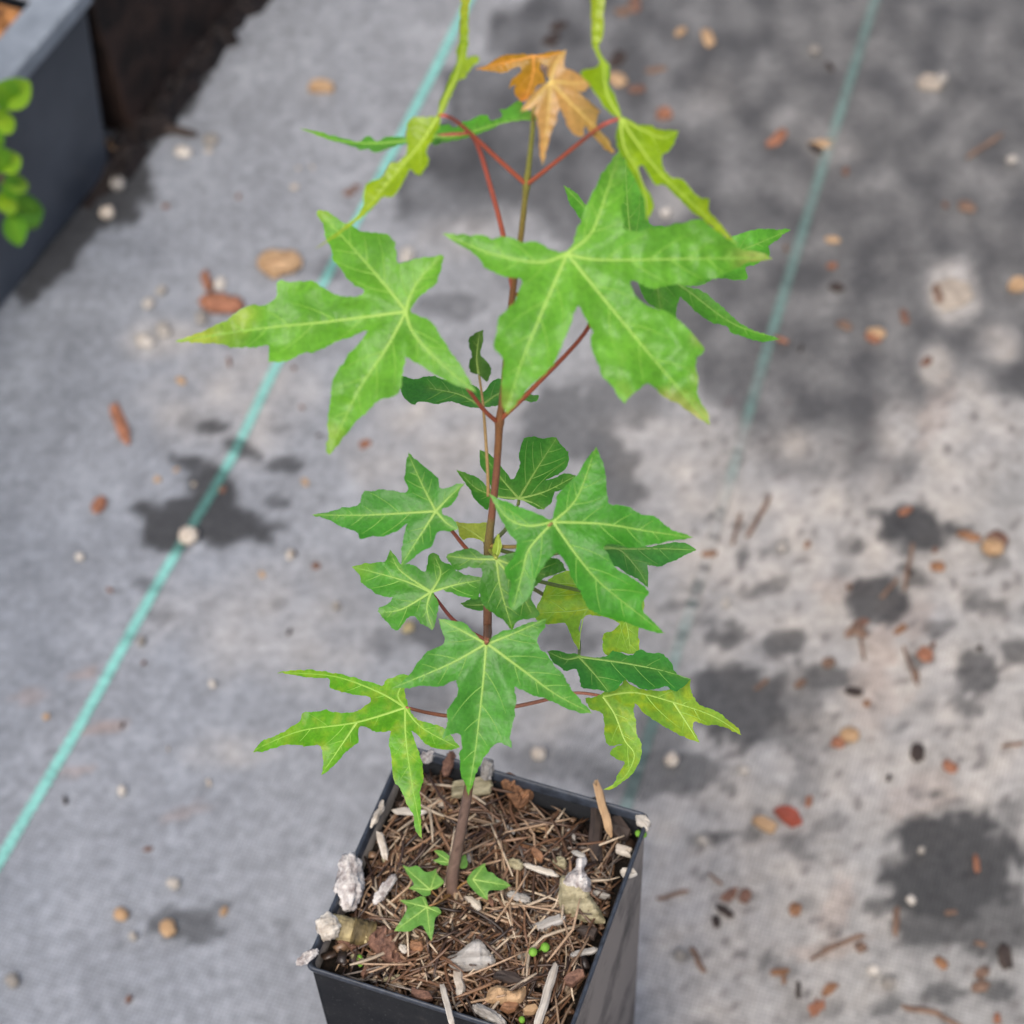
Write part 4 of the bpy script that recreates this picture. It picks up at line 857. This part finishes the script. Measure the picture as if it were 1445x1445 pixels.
_sh = chip_obj('dark_bark_band', s1(255, 728), s1(346, 749), 93 * S1[2], 9.8 * T, 4.8 * T, 4.2 * T, C_BLK2, 2, 'log')
_mw = _sh.matrix_world.copy(); _sh.parent = _log; _sh.matrix_parent_inverse = _log.matrix_world.inverted(); _sh.matrix_world = _mw
piece('log_end_fragment', 'chalky white bark fragment on the end of the mossy log piece', 'bark chip', 128, 735, 212, 700, 95, 7 * T, 6 * T, 6.5 * T, C_WHITE, 3, 'lump')
piece('lichen_twig', 'knobbly white twig end poking over the front left rim corner', 'twig', 48, 858, 132, 805, 34, 4 * T, 9.5 * T, 9 * T, C_LIC, 4, 'twig')
poly_piece('bark_chunk', 'dark brown bark chunk between the mossy log and the lower sprout leaf', 'bark chunk', [(316, 762), (345, 722), (400, 708), (438, 735), (432, 790), (462, 845), (440, 870), (390, 842), (350, 812)], 6 * T, (.15, -.1), 5 * T, C_BRN, 5, .45)
poly_piece('grey_wood_chip', 'fan-shaped flat grey wood chip lying in front of the stem', 'wood chip', [(618, 832), (655, 815), (690, 785), (738, 762), (770, 800), (802, 845), (770, 870), (700, 882), (640, 872)], 6 * T, (.1, -.2), 2.4 * T, C_GREY, 6, .3)
poly_piece('tan_wood_chip', 'blocky tan wood chip near the front wall of the pot', 'wood chip', [(763, 1000), (778, 950), (820, 936), (870, 955), (914, 938), (916, 972), (895, 1003), (840, 1008)], 7 * T, (.1, -.25), 5 * T, C_TAN, 7, .25)
piece('tan_wood_splinter', 'small rust-brown chip tucked under the blocky tan chip', 'wood chip', 808, 1030, 895, 1015, 46, 3 * T, 3.5 * T, 3 * T, C_ORG, 8)
piece('bleached_stick', 'long bleached flat stick beside the front right wall of the pot', 'stick', 1025, 865, 950, 1110, 34, 3 * T, 6 * T, 7 * T, C_WHITE, 9, 'stick')
piece('bleached_stick', 'narrow bleached stick crossing the front rim of the pot', 'stick', 600, 940, 640, 1095, 26, 3 * T, 8 * T, 13.5 * T, C_WHITE, 10, 'stick')
piece('weathered_twig', 'thick weathered grey twig lying along the front rim', 'twig', 715, 1015, 840, 1085, 40, 4.5 * T, 5 * T, 6 * T, C_GREY, 11, 'twig')
poly_piece('mossy_wood_wedge', 'large wedge of mossy grey wood with a pale top standing near the right wall', 'wood piece', [(1042, 545), (1060, 520), (1135, 565), (1165, 605), (1215, 690), (1190, 703), (1120, 692), (1060, 662), (1038, 620)], 6.5 * T, (-.1, -.35), 4.5 * T, C_MOSS, 12)
poly_piece('lichen_lump', 'pale bottle-necked lichen knob on the upper end of the mossy wood wedge', 'lichen knob', [(1110, 455), (1138, 445), (1144, 475), (1134, 495), (1155, 530), (1162, 575), (1130, 590), (1075, 565), (1045, 552), (1075, 512), (1102, 490)], 10.5 * T, (0, -.3), 5 * T, C_LIC, 13, .5)
piece('beaked_twig', 'thin pale beak-like twig above the lichen knob', 'twig', 1088, 432, 1140, 450, 18, 2 * T, 13 * T, 13 * T, C_GREY, 14, 'twig')
piece('tan_stick', 'upright tan split stick leaning by the back right rim', 'stick', 1182, 180, 1232, 365, 36, 4 * T, 14 * T, 5 * T, C_TAN, 15, 'stick')
piece('black_bark_strip', 'long black bark strip lying beside the upright tan stick', 'bark strip', 1180, 235, 1180, 480, 50, 3.5 * T, 4 * T, 4 * T, C_BLK, 16, 'stick')
piece('dark_bark_slab', 'broad dark bark slab in the back right corner of the pot', 'bark slab', 1240, 300, 1290, 390, 80, 4 * T, 3 * T, 3 * T, C_BLK, 17)
piece('white_wood_chip', 'white wood chip against the right wall below the pale shell-like chip', 'wood chip', 1265, 520, 1335, 510, 46, 2.5 * T, 6 * T, 7 * T, C_WHITE, 18)
piece('white_corner_chip', 'white chip wedged into the back right corner of the pot', 'wood chip', 1335, 300, 1385, 345, 46, 3 * T, 8 * T, 9 * T, C_WHITE, 19)
piece('shell_chip', 'curved pale shell-like chip near the right wall of the pot', 'wood chip', 1250, 410, 1315, 445, 40, 2.5 * T, 5 * T, 5 * T, C_PALE, 20)
piece('curled_straw', 'knotted pale straw curl between the stem and the mossy wedge', 'straw', 905, 480, 1040, 525, 22, 2.5 * T, 5 * T, 5 * T, C_WHITE, 21, 'twig')
piece('seed_husk', 'small round pale husk beside the knotted straw curl', 'husk', 850, 470, 905, 490, 38, 4 * T, 4 * T, 4 * T, C_MOSS, 22, 'lump')
poly_piece('orange_bark_chunk', 'split orange-brown bark chunk by the back wall of the pot', 'bark chunk', [(820, 150), (850, 130), (890, 150), (905, 190), (935, 185), (950, 215), (925, 245), (890, 262), (850, 215)], 6 * T, (.2, -.3), 6 * T, C_ORG, 23, .5)
piece('pale_bark_flake', 'flaky pale bark behind the stem near the back wall', 'bark flake', 615, 200, 800, 175, 78, 3 * T, 4.5 * T, 5 * T, C_MOSS, 24, 'chip', .15)
piece('white_bark_flake', 'white bark flake under the hanging tip of the lower left leaf', 'bark flake', 405, 278, 540, 285, 38, 2 * T, 5 * T, 5 * T, C_WHITE, 25)
piece('pale_stick', 'short pale stick resting along the left rim of the pot', 'stick', 372, 250, 338, 330, 26, 3.5 * T, 8 * T, 8 * T, C_PALE, 26, 'stick')
piece('pale_wood_splinter', 'spindle-shaped pale splinter below the short rim stick', 'splinter', 362, 362, 385, 455, 30, 2.5 * T, 6 * T, 5 * T, C_PALE, 27, 'stick')
piece('scaly_twig', 'scaly grey twig between the lichen branch and the sprout leaves', 'twig', 425, 520, 340, 632, 36, 3.5 * T, 5 * T, 5 * T, C_LIC, 28, 'twig')
piece('brown_twig', 'stubby reddish brown twig at the back left corner of the pot', 'twig', 640, 55, 608, 150, 36, 5 * T, 8 * T, 5 * T, C_BRN, 29, 'twig')
piece('grey_lichen_tuft', 'grey lichen tuft in the back left corner of the pot', 'lichen tuft', 520, 85, 575, 62, 42, 5 * T, 6 * T, 6 * T, C_LIC, 30, 'lump')
piece('grey_stub', 'pale grey stub standing behind the stem at the back wall', 'wood piece', 772, 85, 765, 160, 46, 6 * T, 13 * T, 6 * T, C_GREY, 31, 'lump')
piece('straw_chip', 'folded straw-coloured chip just right of the stem foot', 'wood chip', 690, 600, 755, 660, 34, 2.5 * T, 4 * T, 4 * T, C_PALE, 32)
piece('yellow_stick', 'short yellowish stick in front of the fan-shaped grey chip', 'stick', 655, 880, 668, 975, 36, 3.5 * T, 4 * T, 4 * T, C_PALE, 33, 'stick')
piece('triangular_chip', 'small triangular grey chip between the straw curl and the lichen knob', 'wood chip', 1012, 480, 1075, 470, 50, 3 * T, 4 * T, 4 * T, C_MOSS, 34)
piece('curved_grey_twig', 'curved dark grey twig right of the small sprout leaf', 'twig', 845, 590, 935, 620, 34, 3.5 * T, 4 * T, 4 * T, C_GREY, 35, 'twig')
piece('broken_grey_stick', 'broken dark grey stick left of the mossy wedge foot', 'stick', 945, 720, 1060, 680, 38, 3.5 * T, 4 * T, 4 * T, C_GREY, 36, 'stick')
piece('rust_bark_stub', 'stubby rust-coloured bark piece above the triangular chip', 'bark chip', 935, 420, 980, 470, 30, 3 * T, 4.5 * T, 4.5 * T, C_ORG, 37)
piece('black_bark_piece', 'flat black bark piece behind the blocky tan chip', 'bark chip', 790, 890, 900, 925, 60, 3 * T, 3 * T, 3 * T, C_BLK, 38)
piece('dark_bark_piece', 'dark bark piece below the mossy wedge', 'bark chip', 1110, 715, 1190, 750, 50, 3 * T, 2.5 * T, 2.5 * T, C_BLK, 39)
piece('purple_bark_piece', 'wrinkled purplish bark flake by the front rim', 'bark flake', 475, 965, 565, 985, 40, 3 * T, 4 * T, 4 * T, C_BRN, 40)
piece('rust_pebble', 'rust-brown crumb right of the dark bark chunk', 'bark crumb', 475, 785, 530, 790, 40, 4 * T, 3 * T, 3 * T, C_ORG, 41, 'lump')
piece('white_crumb', 'small white crumb beside the dark bark chunk', 'crumb', 440, 785, 465, 815, 24, 3 * T, 4 * T, 4 * T, C_WHITE, 42, 'lump')
piece('ochre_chip', 'ochre chip at the front between two bleached sticks', 'wood chip', 905, 1040, 965, 1025, 34, 3 * T, 4 * T, 4 * T, C_TAN, 43)
piece('grey_splinter', 'flat grey-brown splinter near the right wall below the mossy wedge', 'splinter', 1095, 820, 1185, 800, 26, 2.5 * T, 4 * T, 4 * T, C_GREY, 44, 'stick')
piece('dark_leaf_scrap', 'dull brown scrap in front of the right wall', 'bark flake', 1060, 935, 1130, 880, 56, 2.5 * T, 3.5 * T, 3.5 * T, C_BRN, 45)
rs = random.Random(5)
def rnd_piece(k):
    u, v = rs.uniform(-.041, .041), rs.uniform(-.041, .041); p = to_px(pot_pt(u, v, RIM_Z - .01)); a = rs.uniform(0, 6.28); L = rs.uniform(16, 34)
    e1 = (p[0] - math.cos(a) * L / 2, p[1] - math.sin(a) * L / 2 * .85); e2 = (p[0] + math.cos(a) * L / 2, p[1] + math.sin(a) * L / 2 * .85)
    h = rs.uniform(1.2, 3.0) * T
    o = chip_obj('wood_sliver', e1, e2, rs.uniform(5, 11), rs.uniform(1.4, 2.6) * T, h, h + rs.uniform(-1, 1.5) * T, rs.choice((C_TAN, C_BRN, C_GREY, C_ORG, C_PALE, C_BLK, C_BRN, C_MOSS)), 100 + k, rs.choice(('stick', 'chip', 'stick')))
    tag(o, 'small wood sliver half buried among the needles in the pot', 'wood sliver', 'small slivers among the needles in the pot')
for k in range(46): rnd_piece(k)
# tiny seedlings in the mulch
M_SEED = mat_plain('seedling_green', (0.15, 0.32, 0.035), (0.10, 0.23, 0.02), nscale=300, bstr=.1)
def seedling(x, y, leaves, label):
    base = at_z(*s1(x, y), RIM_Z - 0.010); e = empty('seedling', base)
    for (lx, ly, r) in leaves:
        p = at_z(*s1(lx, ly), RIM_Z - 0.0045); R_ = 0.85 * r * S1[2] * (p - CAM).dot(CF) / F_PX
        vs = [p + V((0, 0, 0.0003))]; fs = []
        for k in range(14):
            an = 2 * math.pi * k / 14; vs.append(p + V((math.cos(an) * R_, math.sin(an) * R_ * 1.05, -0.0002 + 0.0004 * math.sin(an))))
        o_ = len(vs)
        vs += [q - V((0, 0, 0.0004)) for q in vs[1:]] + [p - V((0, 0, 0.0002))]
        for k in range(14):
            k2 = (k + 1) % 14; fs += [(0, 1 + k, 1 + k2), (1 + k, o_ + k, o_ + k2, 1 + k2), (o_ + 14, o_ + k2, o_ + k)]
        mesh_obj('seed_leaf', local(e, vs), fs, M_SEED, e)
        v_, f_ = tube([base, (base + p) / 2 + V((0, 0, 0.001)), p - V((0, 0, 0.0002))], [0.0005] * 3, 6); mesh_obj('stalk', local(e, v_), f_, M_SEED, e)
    tag(e, label, 'seedling', 'tiny seedlings in the pot mulch')
seedling(962, 812, [(942, 810, 19), (988, 792, 20)], 'tiny two-leaved seedling in front of the mossy wood wedge')
seedling(288, 850, [(287, 832, 13), (290, 854, 12)], 'tiny two-leaved seedling in front of the mossy log piece')
seedling(900, 1066, [(900, 1066, 14)], 'tiny round seedling leaf beside the ochre chip')
seedling(1348, 368, [(1340, 362, 14), (1362, 366, 13)], 'tiny seedling in the back right corner of the pot')

# ------------------------------------------------------------------ debris lying on the fabric
def debris(name, label, cat, px, py, l, w_, ang, th, mat, seed, kind='chip', group=None):
    a = math.radians(ang); e1 = (px - math.cos(a) * l / 2, py - math.sin(a) * l / 2); e2 = (px + math.cos(a) * l / 2, py + math.sin(a) * l / 2)
    g = gpx(px, py); z = ground_z(g.x, g.y)
    o = chip_obj(name, e1, e2, w_, th, th * .45, th * .45, mat, seed, kind, zbase=z)
    return tag(o, label, cat, group)
debris('brown_leaf_scrap', 'orange-brown crumpled leaf scrap near the turquoise stripe', 'leaf scrap', 395, 370, 62, 44, -5, 9 * T, C_TAN, 201, 'lump')
debris('rust_leaf_scrap', 'rust-red curled leaf scrap beside the tip of the left maple leaf', 'leaf scrap', 312, 428, 62, 36, 8, 8 * T, C_RUST, 202, 'lump')
debris('rust_leaf_stalk', 'short upright rust stalk on the rust-red leaf scrap', 'leaf scrap', 291, 395, 30, 16, 80, 5 * T, C_RUST, 203, 'chip')
debris('rust_bark_sliver', 'slim rust-brown sliver on the fabric left of the wet patch', 'bark sliver', 170, 597, 50, 17, 70, 4 * T, C_RUST, 204, 'stick')
debris('rust_crumb', 'small rust-brown crumb below the slim sliver', 'crumb', 140, 712, 26, 17, -60, 5 * T, C_RUST, 205, 'lump')
debris('tan_pebble', 'round tan pebble sitting on the turquoise stripe', 'pebble', 266, 756, 27, 25, 0, 9 * T, C_PALE, 206, 'lump')
debris('rust_leaf_flake', 'small rust leaf flake on the fabric above the middle leaves', 'leaf scrap', 516, 626, 20, 11, -20, 3 * T, C_RUST, 207)
debris('tan_seed', 'tan seed lying in the small wet patch left of the pot', 'seed', 237, 1309, 23, 20, 70, 7 * T, C_TAN, 208, 'lump')
debris('tan_pebble', 'tan pebble just outside the small wet patch left of the pot', 'pebble', 171, 1290, 19, 17, 30, 6 * T, C_TAN, 209, 'lump')
debris('red_chip', 'bright red chip on the dusty fabric right of the pot', 'chip', 1112, 1150, 42, 24, 35, 6 * T, C_RED, 210)
debris('brown_chip', 'olive-brown chip beside the bright red chip', 'chip', 1078, 1162, 36, 18, 35, 5 * T, C_TAN, 211)
debris('ochre_pebble', 'ochre pebble on the dusty fabric, above the red chip', 'pebble', 1199, 1037, 28, 20, 5, 8 * T, C_TAN, 212, 'lump')
debris('ochre_pebble', 'yellow-ochre pebble right of the large dark litter patch', 'pebble', 1401, 772, 32, 24, 5, 9 * T, C_TAN, 213, 'lump')
debris('pale_pebble', 'pale pink round pebble near the right rim of the pot', 'pebble', 948, 1072, 20, 18, 0, 7 * T, C_PALE, 214, 'lump')
debris('pale_pebble', 'white round pebble behind the pot', 'pebble', 760, 1063, 20, 18, 0, 7 * T, C_PALE, 215, 'lump')
debris('yellow_flake', 'pale yellow flake under the lower edge of the left small leaf', 'flake', 574, 884, 19, 17, 0, 4 * T, C_YEL, 216)
debris('tan_leaf_scrap', 'large pale tan scrap on the damp fabric by the second stripe', 'leaf scrap', 1347, 415, 46, 62, 75, 2 * T, C_GRITB, 217)
debris('tan_leaf_scrap', 'pale tan round scrap high on the damp fabric', 'leaf scrap', 1312, 116, 40, 30, 5, 4 * T, C_GRITB, 218)
debris('tan_leaf_scrap', 'tan scrap beside the large pale scrap', 'leaf scrap', 1436, 402, 34, 24, -15, 4 * T, C_TAN, 219)
debris('brown_leaf_scrap', 'brown scrap on the fabric near the dark compost bags', 'leaf scrap', 453, 122, 46, 22, 0, 5 * T, C_TAN, 220)
debris('rust_leaf_scrap', 'rust scrap behind the upper right maple leaf', 'leaf scrap', 938, 160, 24, 22, 0, 4 * T, C_RUST, 221)
for k, (x, y, l, w_, an) in enumerate([(1282, 800, 90, 9, 100), (1255, 830, 50, 8, 130), (1070, 730, 90, 9, -60), (1040, 745, 60, 7, -75), (1215, 905, 70, 7, 80), (1190, 1330, 80, 10, -22), (1160, 1345, 50, 8, -30), (985, 1355, 50, 12, 60), (950, 1262, 60, 8, -15), (1010, 1240, 30, 6, 40), (1390, 205, 80, 9, -35), (1285, 940, 80, 7, 70), (1430, 1050, 40, 8, -10), (1265, 1300, 50, 14, 95), (1300, 1425, 70, 14, 10), (1340, 1440, 60, 10, 30), (1075, 965, 30, 9, -40)]):
    debris('litter_twig', 'thin dark brown twig fragment lying flat on the fabric', 'twig', x, y, l * .75, w_ * .7, an, 2.5 * T, C_DBR, 700 + k, 'stick', 'thin twig fragments on the fabric')
rd = random.Random(77)
def scatter(n, boxes, name, label, cat, group, mats, lo, hi, kinds, th=4):
    for k in range(n):
        x0, y0, x1, y1 = rd.choice(boxes)
        l = rd.uniform(lo, hi)
        debris(name, label, cat, rd.uniform(x0, x1), rd.uniform(y0, y1), l, l * rd.uniform(.35, .9), rd.uniform(0, 180), rd.uniform(.5, 1) * th * T, rd.choice(mats), 300 + k + len(name) * 31, rd.choice(kinds), group)
scatter(46, [(960, 720, 1440, 1100), (1000, 1100, 1440, 1440), (1180, 780, 1330, 1000)], 'bark_crumb', 'small brown bark crumb lying on the dusty pale fabric', 'bark crumb', 'bark crumbs on the dusty fabric', (C_BRN, C_RUST, C_DBR, C_DBR, C_ORG, C_BLK), 8, 30, ('stick', 'chip', 'lump'), 4)
scatter(34, [(1050, 40, 1440, 540), (1100, 200, 1440, 520), (760, 0, 1050, 130)], 'dark_litter_crumb', 'small dark or rusty crumb lying on the damp dark fabric', 'litter crumb', 'crumbs on the damp fabric', (C_BRN, C_DBR, C_RUST, C_BLK, C_BLK, C_TAN), 9, 28, ('stick', 'chip', 'lump'), 4)
scatter(34, [(20, 780, 420, 1440), (150, 460, 460, 800), (200, 150, 520, 350)], 'fabric_crumb', 'tiny crumb lying on the grey fabric near the turquoise stripe', 'crumb', 'crumbs around the turquoise stripe', (C_BRN, C_BRN, C_PALE, C_TAN, C_BLK), 6, 15, ('chip', 'lump'), 3)
PEB = [(298, 197, 22), (259, 214, 22), (205, 480, 24), (232, 465, 20), (285, 448, 18), (311, 400, 16), (210, 428, 16), (228, 410, 15), (475, 855, 13), (113, 786, 12), (245, 1246, 18), (188, 1321, 12), (18, 1383, 20), (172, 1116, 12), (575, 360, 22), (1330, 110, 16), (1255, 1385, 20), (1232, 1368, 16), (1050, 1085, 16), (992, 1184, 17), (960, 1346, 16), (300, 965, 10), (1025, 850, 12), (1105, 770, 16), (200, 905, 12), (940, 300, 14), (1428, 225, 14), (1300, 1200, 10), (1150, 70, 16), (1286, 1270, 14)]
C_GRIT = [cmat(MC, 'grit_%d' % i, (q, q * .93, q * .83), (q * .6, q * .54, q * .46), nscale=200) for i, q in enumerate((.24, .33, .42, .52))]
for k, (x, y, l) in enumerate(PEB):
    debris('pale_grit', 'small pale grit stone lying loose on the woven fabric', 'grit stone', x, y, l, l * .85, 20 * k, 5 * T, C_GRIT[(k * 7) % 4], 500 + k, 'lump', 'pale grit stones on the fabric')

# ------------------------------------------------------------------ neighbouring nursery containers, upper left
GA, GB = gpx(0, 437), gpx(157, 238)
ax = (GB - GA).normalized(); ay = V((-ax.y, ax.x, 0))            # ay points away from the path, into the row
def col_z(px, py):                                               # height of a pixel on the vertical front face
    return on_plane(px, py, GA, ay).z
TH = on_plane(137, 0, GA, ay).z
M_TRAY, t, b = new_mat('dusty_black_tub')
tc = nd(t, 'ShaderNodeTexCoord'); ns = nd(t, 'ShaderNodeTexNoise', Scale=14.0, Detail=5.0, Roughness=0.6); t.links.new(tc.outputs['Object'], ns.inputs['Vector'])
t.links.new(ramp(t, ns.outputs[0], [(0.3, (0.022, 0.028, 0.038)), (0.7, (0.055, 0.064, 0.078))]), b.inputs['Base Color']); b.inputs['Roughness'].default_value = 0.45
M_TRIM = mat_plain('grey_tub_rim', (0.20, 0.225, 0.25), (0.14, 0.16, 0.18), 0.5, 0.4, 60, .1)  # rim a much paler grey than the tub body
C_MUL = cmat(MC, 'orange_mulch', (0.42, 0.19, 0.06), (0.07, 0.03, 0.015), nscale=90, bstr=.8, bdist=.003)
def box_tub(name, x0, x1, d, h, rimw, mat, trim, label, zlift=0.0, taper=0.015):
    """open box: x along the row from GA, d depth into the row"""
    def q(x, y, z): return GA + ax * x + ay * y + V((0, 0, z))
    e = empty(name, q((x0 + x1) / 2, d / 2, 0.0))
    wl = 0.004; tp = taper
    o_b = [q(x0 + tp, 0, .001), q(x1 - tp, 0, .001), q(x1 - tp, d - tp, .001), q(x0 + tp, d - tp, .001)]
    o_t = [q(x0, 0, h - .012), q(x1, 0, h - .012), q(x1, d, h - .012), q(x0, d, h - .012)]
    i_t = [q(x0 + wl, wl, h - .012), q(x1 - wl, wl, h - .012), q(x1 - wl, d - wl, h - .012), q(x0 + wl, d - wl, h - .012)]
    i_b = [q(x0 + wl + tp, wl, .01), q(x1 - wl - tp, wl, .01), q(x1 - wl - tp, d - wl - tp, .01), q(x0 + wl + tp, d - wl - tp, .01)]
    vs = o_b + o_t + i_t + i_b; fs = [(3, 2, 1, 0), (12, 13, 14, 15)]
    for a in range(3):
        for k in range(4): fs.append((a * 4 + k, a * 4 + (k + 1) % 4, a * 4 + 4 + (k + 1) % 4, a * 4 + 4 + k))
    ob = mesh_obj('body', local(e, vs), fs, mat, e, smooth=False)
    bv = ob.modifiers.new('bevel', 'BEVEL'); bv.width = 0.004; bv.segments = 2; bv.limit_method = 'ANGLE'
    r0 = -.004; rw = rimw
    def ring(o, z): return [q(x0 - o, -o, z), q(x1 + o, -o, z), q(x1 + o, d + o, z), q(x0 - o, d + o, z)]
    vs = ring(.004, h - .014) + ring(.004, h) + ring(-rw, h) + ring(-rw, h - .004) + ring(-.0045, h - .006) + ring(-.0045, h - .014)
    fs = []
    for a in range(6):
        for k in range(4): fs.append((a * 4 + k, a * 4 + (k + 1) % 4, ((a + 1) % 6) * 4 + (k + 1) % 4, ((a + 1) % 6) * 4 + k))
    ob = mesh_obj('rim', local(e, vs), fs, trim, e, smooth=False)
    bv = ob.modifiers.new('bevel', 'BEVEL'); bv.width = 0.003; bv.segments = 2; bv.limit_method = 'ANGLE'
    tag(e, label, 'plant tub'); return e
XB = (GB - GA).length
TUB = box_tub('plant_tub', -0.16, XB + 0.014, 0.22, TH + 0.020, 0.024, M_TRAY, M_TRIM, 'square black plant tub with grey rim and orange bark mulch')
def heap(name, x0, x1, y0, y1, z0, amp, mat, label, cat, n=26, dome=0.0, fr=60):
    vs, fs = [], []
    for j in range(n + 1):
        for i in range(n + 1):
            u, v = i / n, j / n; x = lerp(x0, x1, u); y = lerp(y0 + (0.022 * nz(x * 22, 1.0) + 0.012 * nz(x * 70, 2.0) if dome else 0), y1, v)
            ed = min(1, 6 * min(u, 1 - u, v, 1 - v)) if dome else 1
            z = z0 + (dome * ed * math.sin(math.pi * min(1, max(0, u))) ** .5 if dome else 0) + amp * ed * (nz(x * fr, y * fr, 3) + .5 * nz(x * fr * 2.5, y * fr * 2.5, 5))
            vs.append(GA + ax * x + ay * y + V((0, 0, z)))
    for j in range(n):
        for i in range(n): fs.append((j * (n + 1) + i, j * (n + 1) + i + 1, (j + 1) * (n + 1) + i + 1, (j + 1) * (n + 1) + i))
    return tag(mesh_obj(name, vs, fs, mat, smooth=False), label, cat, kind='stuff')
heap('bark_mulch', -0.15, XB - 0.012, 0.006, 0.205, TH + 0.009, 0.008, C_MUL, 'orange bark mulch filling the black plant tub', 'mulch')
# second container in the row: an older dark tub caked with compost
M_CAKE = mat_plain('compost_caked_plastic', (0.034, 0.020, 0.015), (0.004, 0.004, 0.004), 0.8, 0.2, 38, .9, .006)
box_tub('caked_tub', XB + 0.018, XB + 0.26, 0.22, TH + 0.02, 0.014, M_CAKE, M_CAKE, 'dark brown compost-caked tub standing behind the grey-rimmed tub')
C_CMP = cmat(MC, 'wet_compost', (0.016, 0.010, 0.008), (0.003, 0.002, 0.002), nscale=120, bstr=.9, bdist=.004)
heap('spilled_compost', XB - 0.04, XB + 0.23, -0.016, 0.012, 0.0, 0.005, C_CMP, 'dark spilled compost along the foot of the caked tub', 'compost', 30, 0.012, 90)  # spill, coloured darker to take in the shade at the tub foot
debris('wood_chip', 'tan wood chip lying at the foot of the grey-rimmed tub corner', 'wood chip', 163, 211, 36, 20, 35, 10 * T, C_TAN, 601, 'lump')
debris('dark_twig', 'dark twig sticking out from the foot of the caked tub', 'twig', 232, 182, 84, 14, 10, 7 * T, C_BLK, 602, 'stick')
debris('brown_leaf_scrap', 'reddish leaf scrap at the foot of the caked tub', 'leaf scrap', 178, 120, 50, 26, -50, 10 * T, C_BRN, 603, 'chip')
debris('pale_pebble', 'pale pebble in the wet fold by the tub', 'pebble', 151, 300, 20, 18, 0, 8 * T, C_PALE, 604, 'lump')
debris('pale_pebble', 'dull grey pebble just above the pale one in the wet fold', 'pebble', 166, 259, 20, 18, 0, 8 * T, C_GREY, 605, 'lump')

# shrub whose twig hangs over the tub rim at the left edge of the picture
SH = empty('shrub', on_plane(-40, 60, GA - ay * 0.0 + ay * 0.06, ay) * 1.0)
SH.location.z = TH - 0.02
tag(SH, 'small-leaved green shrub twig hanging over the grey tub rim', 'shrub')
FRN = GA - ay * 0.045
def fr_pt(px, py, off=0.0): return on_plane(px, py, FRN - ay * off, ay)
tw = [SH.location.copy(), SH.location + V((0, 0, 0.045)), fr_pt(-30, 90), fr_pt(-12, 170), fr_pt(2, 250), fr_pt(18, 300)]
pth = catmull(tw, 8); v_, f_ = tube(pth, [lerp(.0018, .0008, i / len(pth)) for i in range(len(pth))], 8)
mesh_obj('twig', local(SH, v_), f_, M_STEM, SH, cols=[(0.16, 0.12, 0.05)] * len(v_))
def small_leaf(x0, y0, x1, y1, w_, nrm, col):
    a, b_ = fr_pt(x0, y0), fr_pt(x1, y1, 0.006)
    x = (b_ - a); L = x.length; x.normalize(); n = V(nrm).normalized(); y = n.cross(x).normalized(); z = x.cross(y)
    W_ = w_ * (a - CAM).dot(CF) / F_PX
    vs, fs, cs = [], [], []
    for i in range(9):
        t_ = i / 8; ww = W_ * .5 * math.sin(math.pi * min(1, t_ ** .8 * .97 + .03)) ** .75
        for k in (-1, -.5, 0, .5, 1):
            vs.append(a + x * (t_ * L) + y * (k * ww) + z * (abs(k) * ww * .3 - .12 * L * t_ * t_)); cs.append(mix3(col, (col[0] * 1.5, col[1] * 1.2, col[2]), .5 if k == 0 else 0))
    for i in range(8):
        for k in range(4): fs.append((i * 5 + k, i * 5 + k + 1, i * 5 + k + 6, i * 5 + k + 5))
    mesh_obj('leaf', local(SH, vs), fs, M_LEAF, SH, cols=cs)
for q in [(0, 150, 44, 112, 34, (.3, -.6, .7)), (-8, 120, 30, 150, 34, (.2, -.6, .7)), (-10, 178, 22, 166, 30, (.1, -.6, .8)), (-5, 238, 30, 218, 30, (.2, -.5, .8)), (-14, 215, 14, 240, 28, (.2, -.5, .8)), (0, 262, 36, 270, 26, (.2, -.6, .8)),
          (12, 286, 66, 322, 30, (.2, -.6, .7)), (14, 300, 68, 292, 34, (.3, -.6, .8)), (14, 300, 30, 350, 26, (.3, -.6, .6)), (-6, 290, 28, 284, 26, (.2, -.6, .8)), (6, 262, 44, 258, 24, (.1, -.5, .8)), (-20, 190, 8, 205, 26, (.2, -.6, .7))]:
    small_leaf(*q[:4], q[4] * 1.35, q[5], random.choice(((0.15, 0.36, 0.02), (0.22, 0.40, 0.02), (0.12, 0.32, 0.02))))
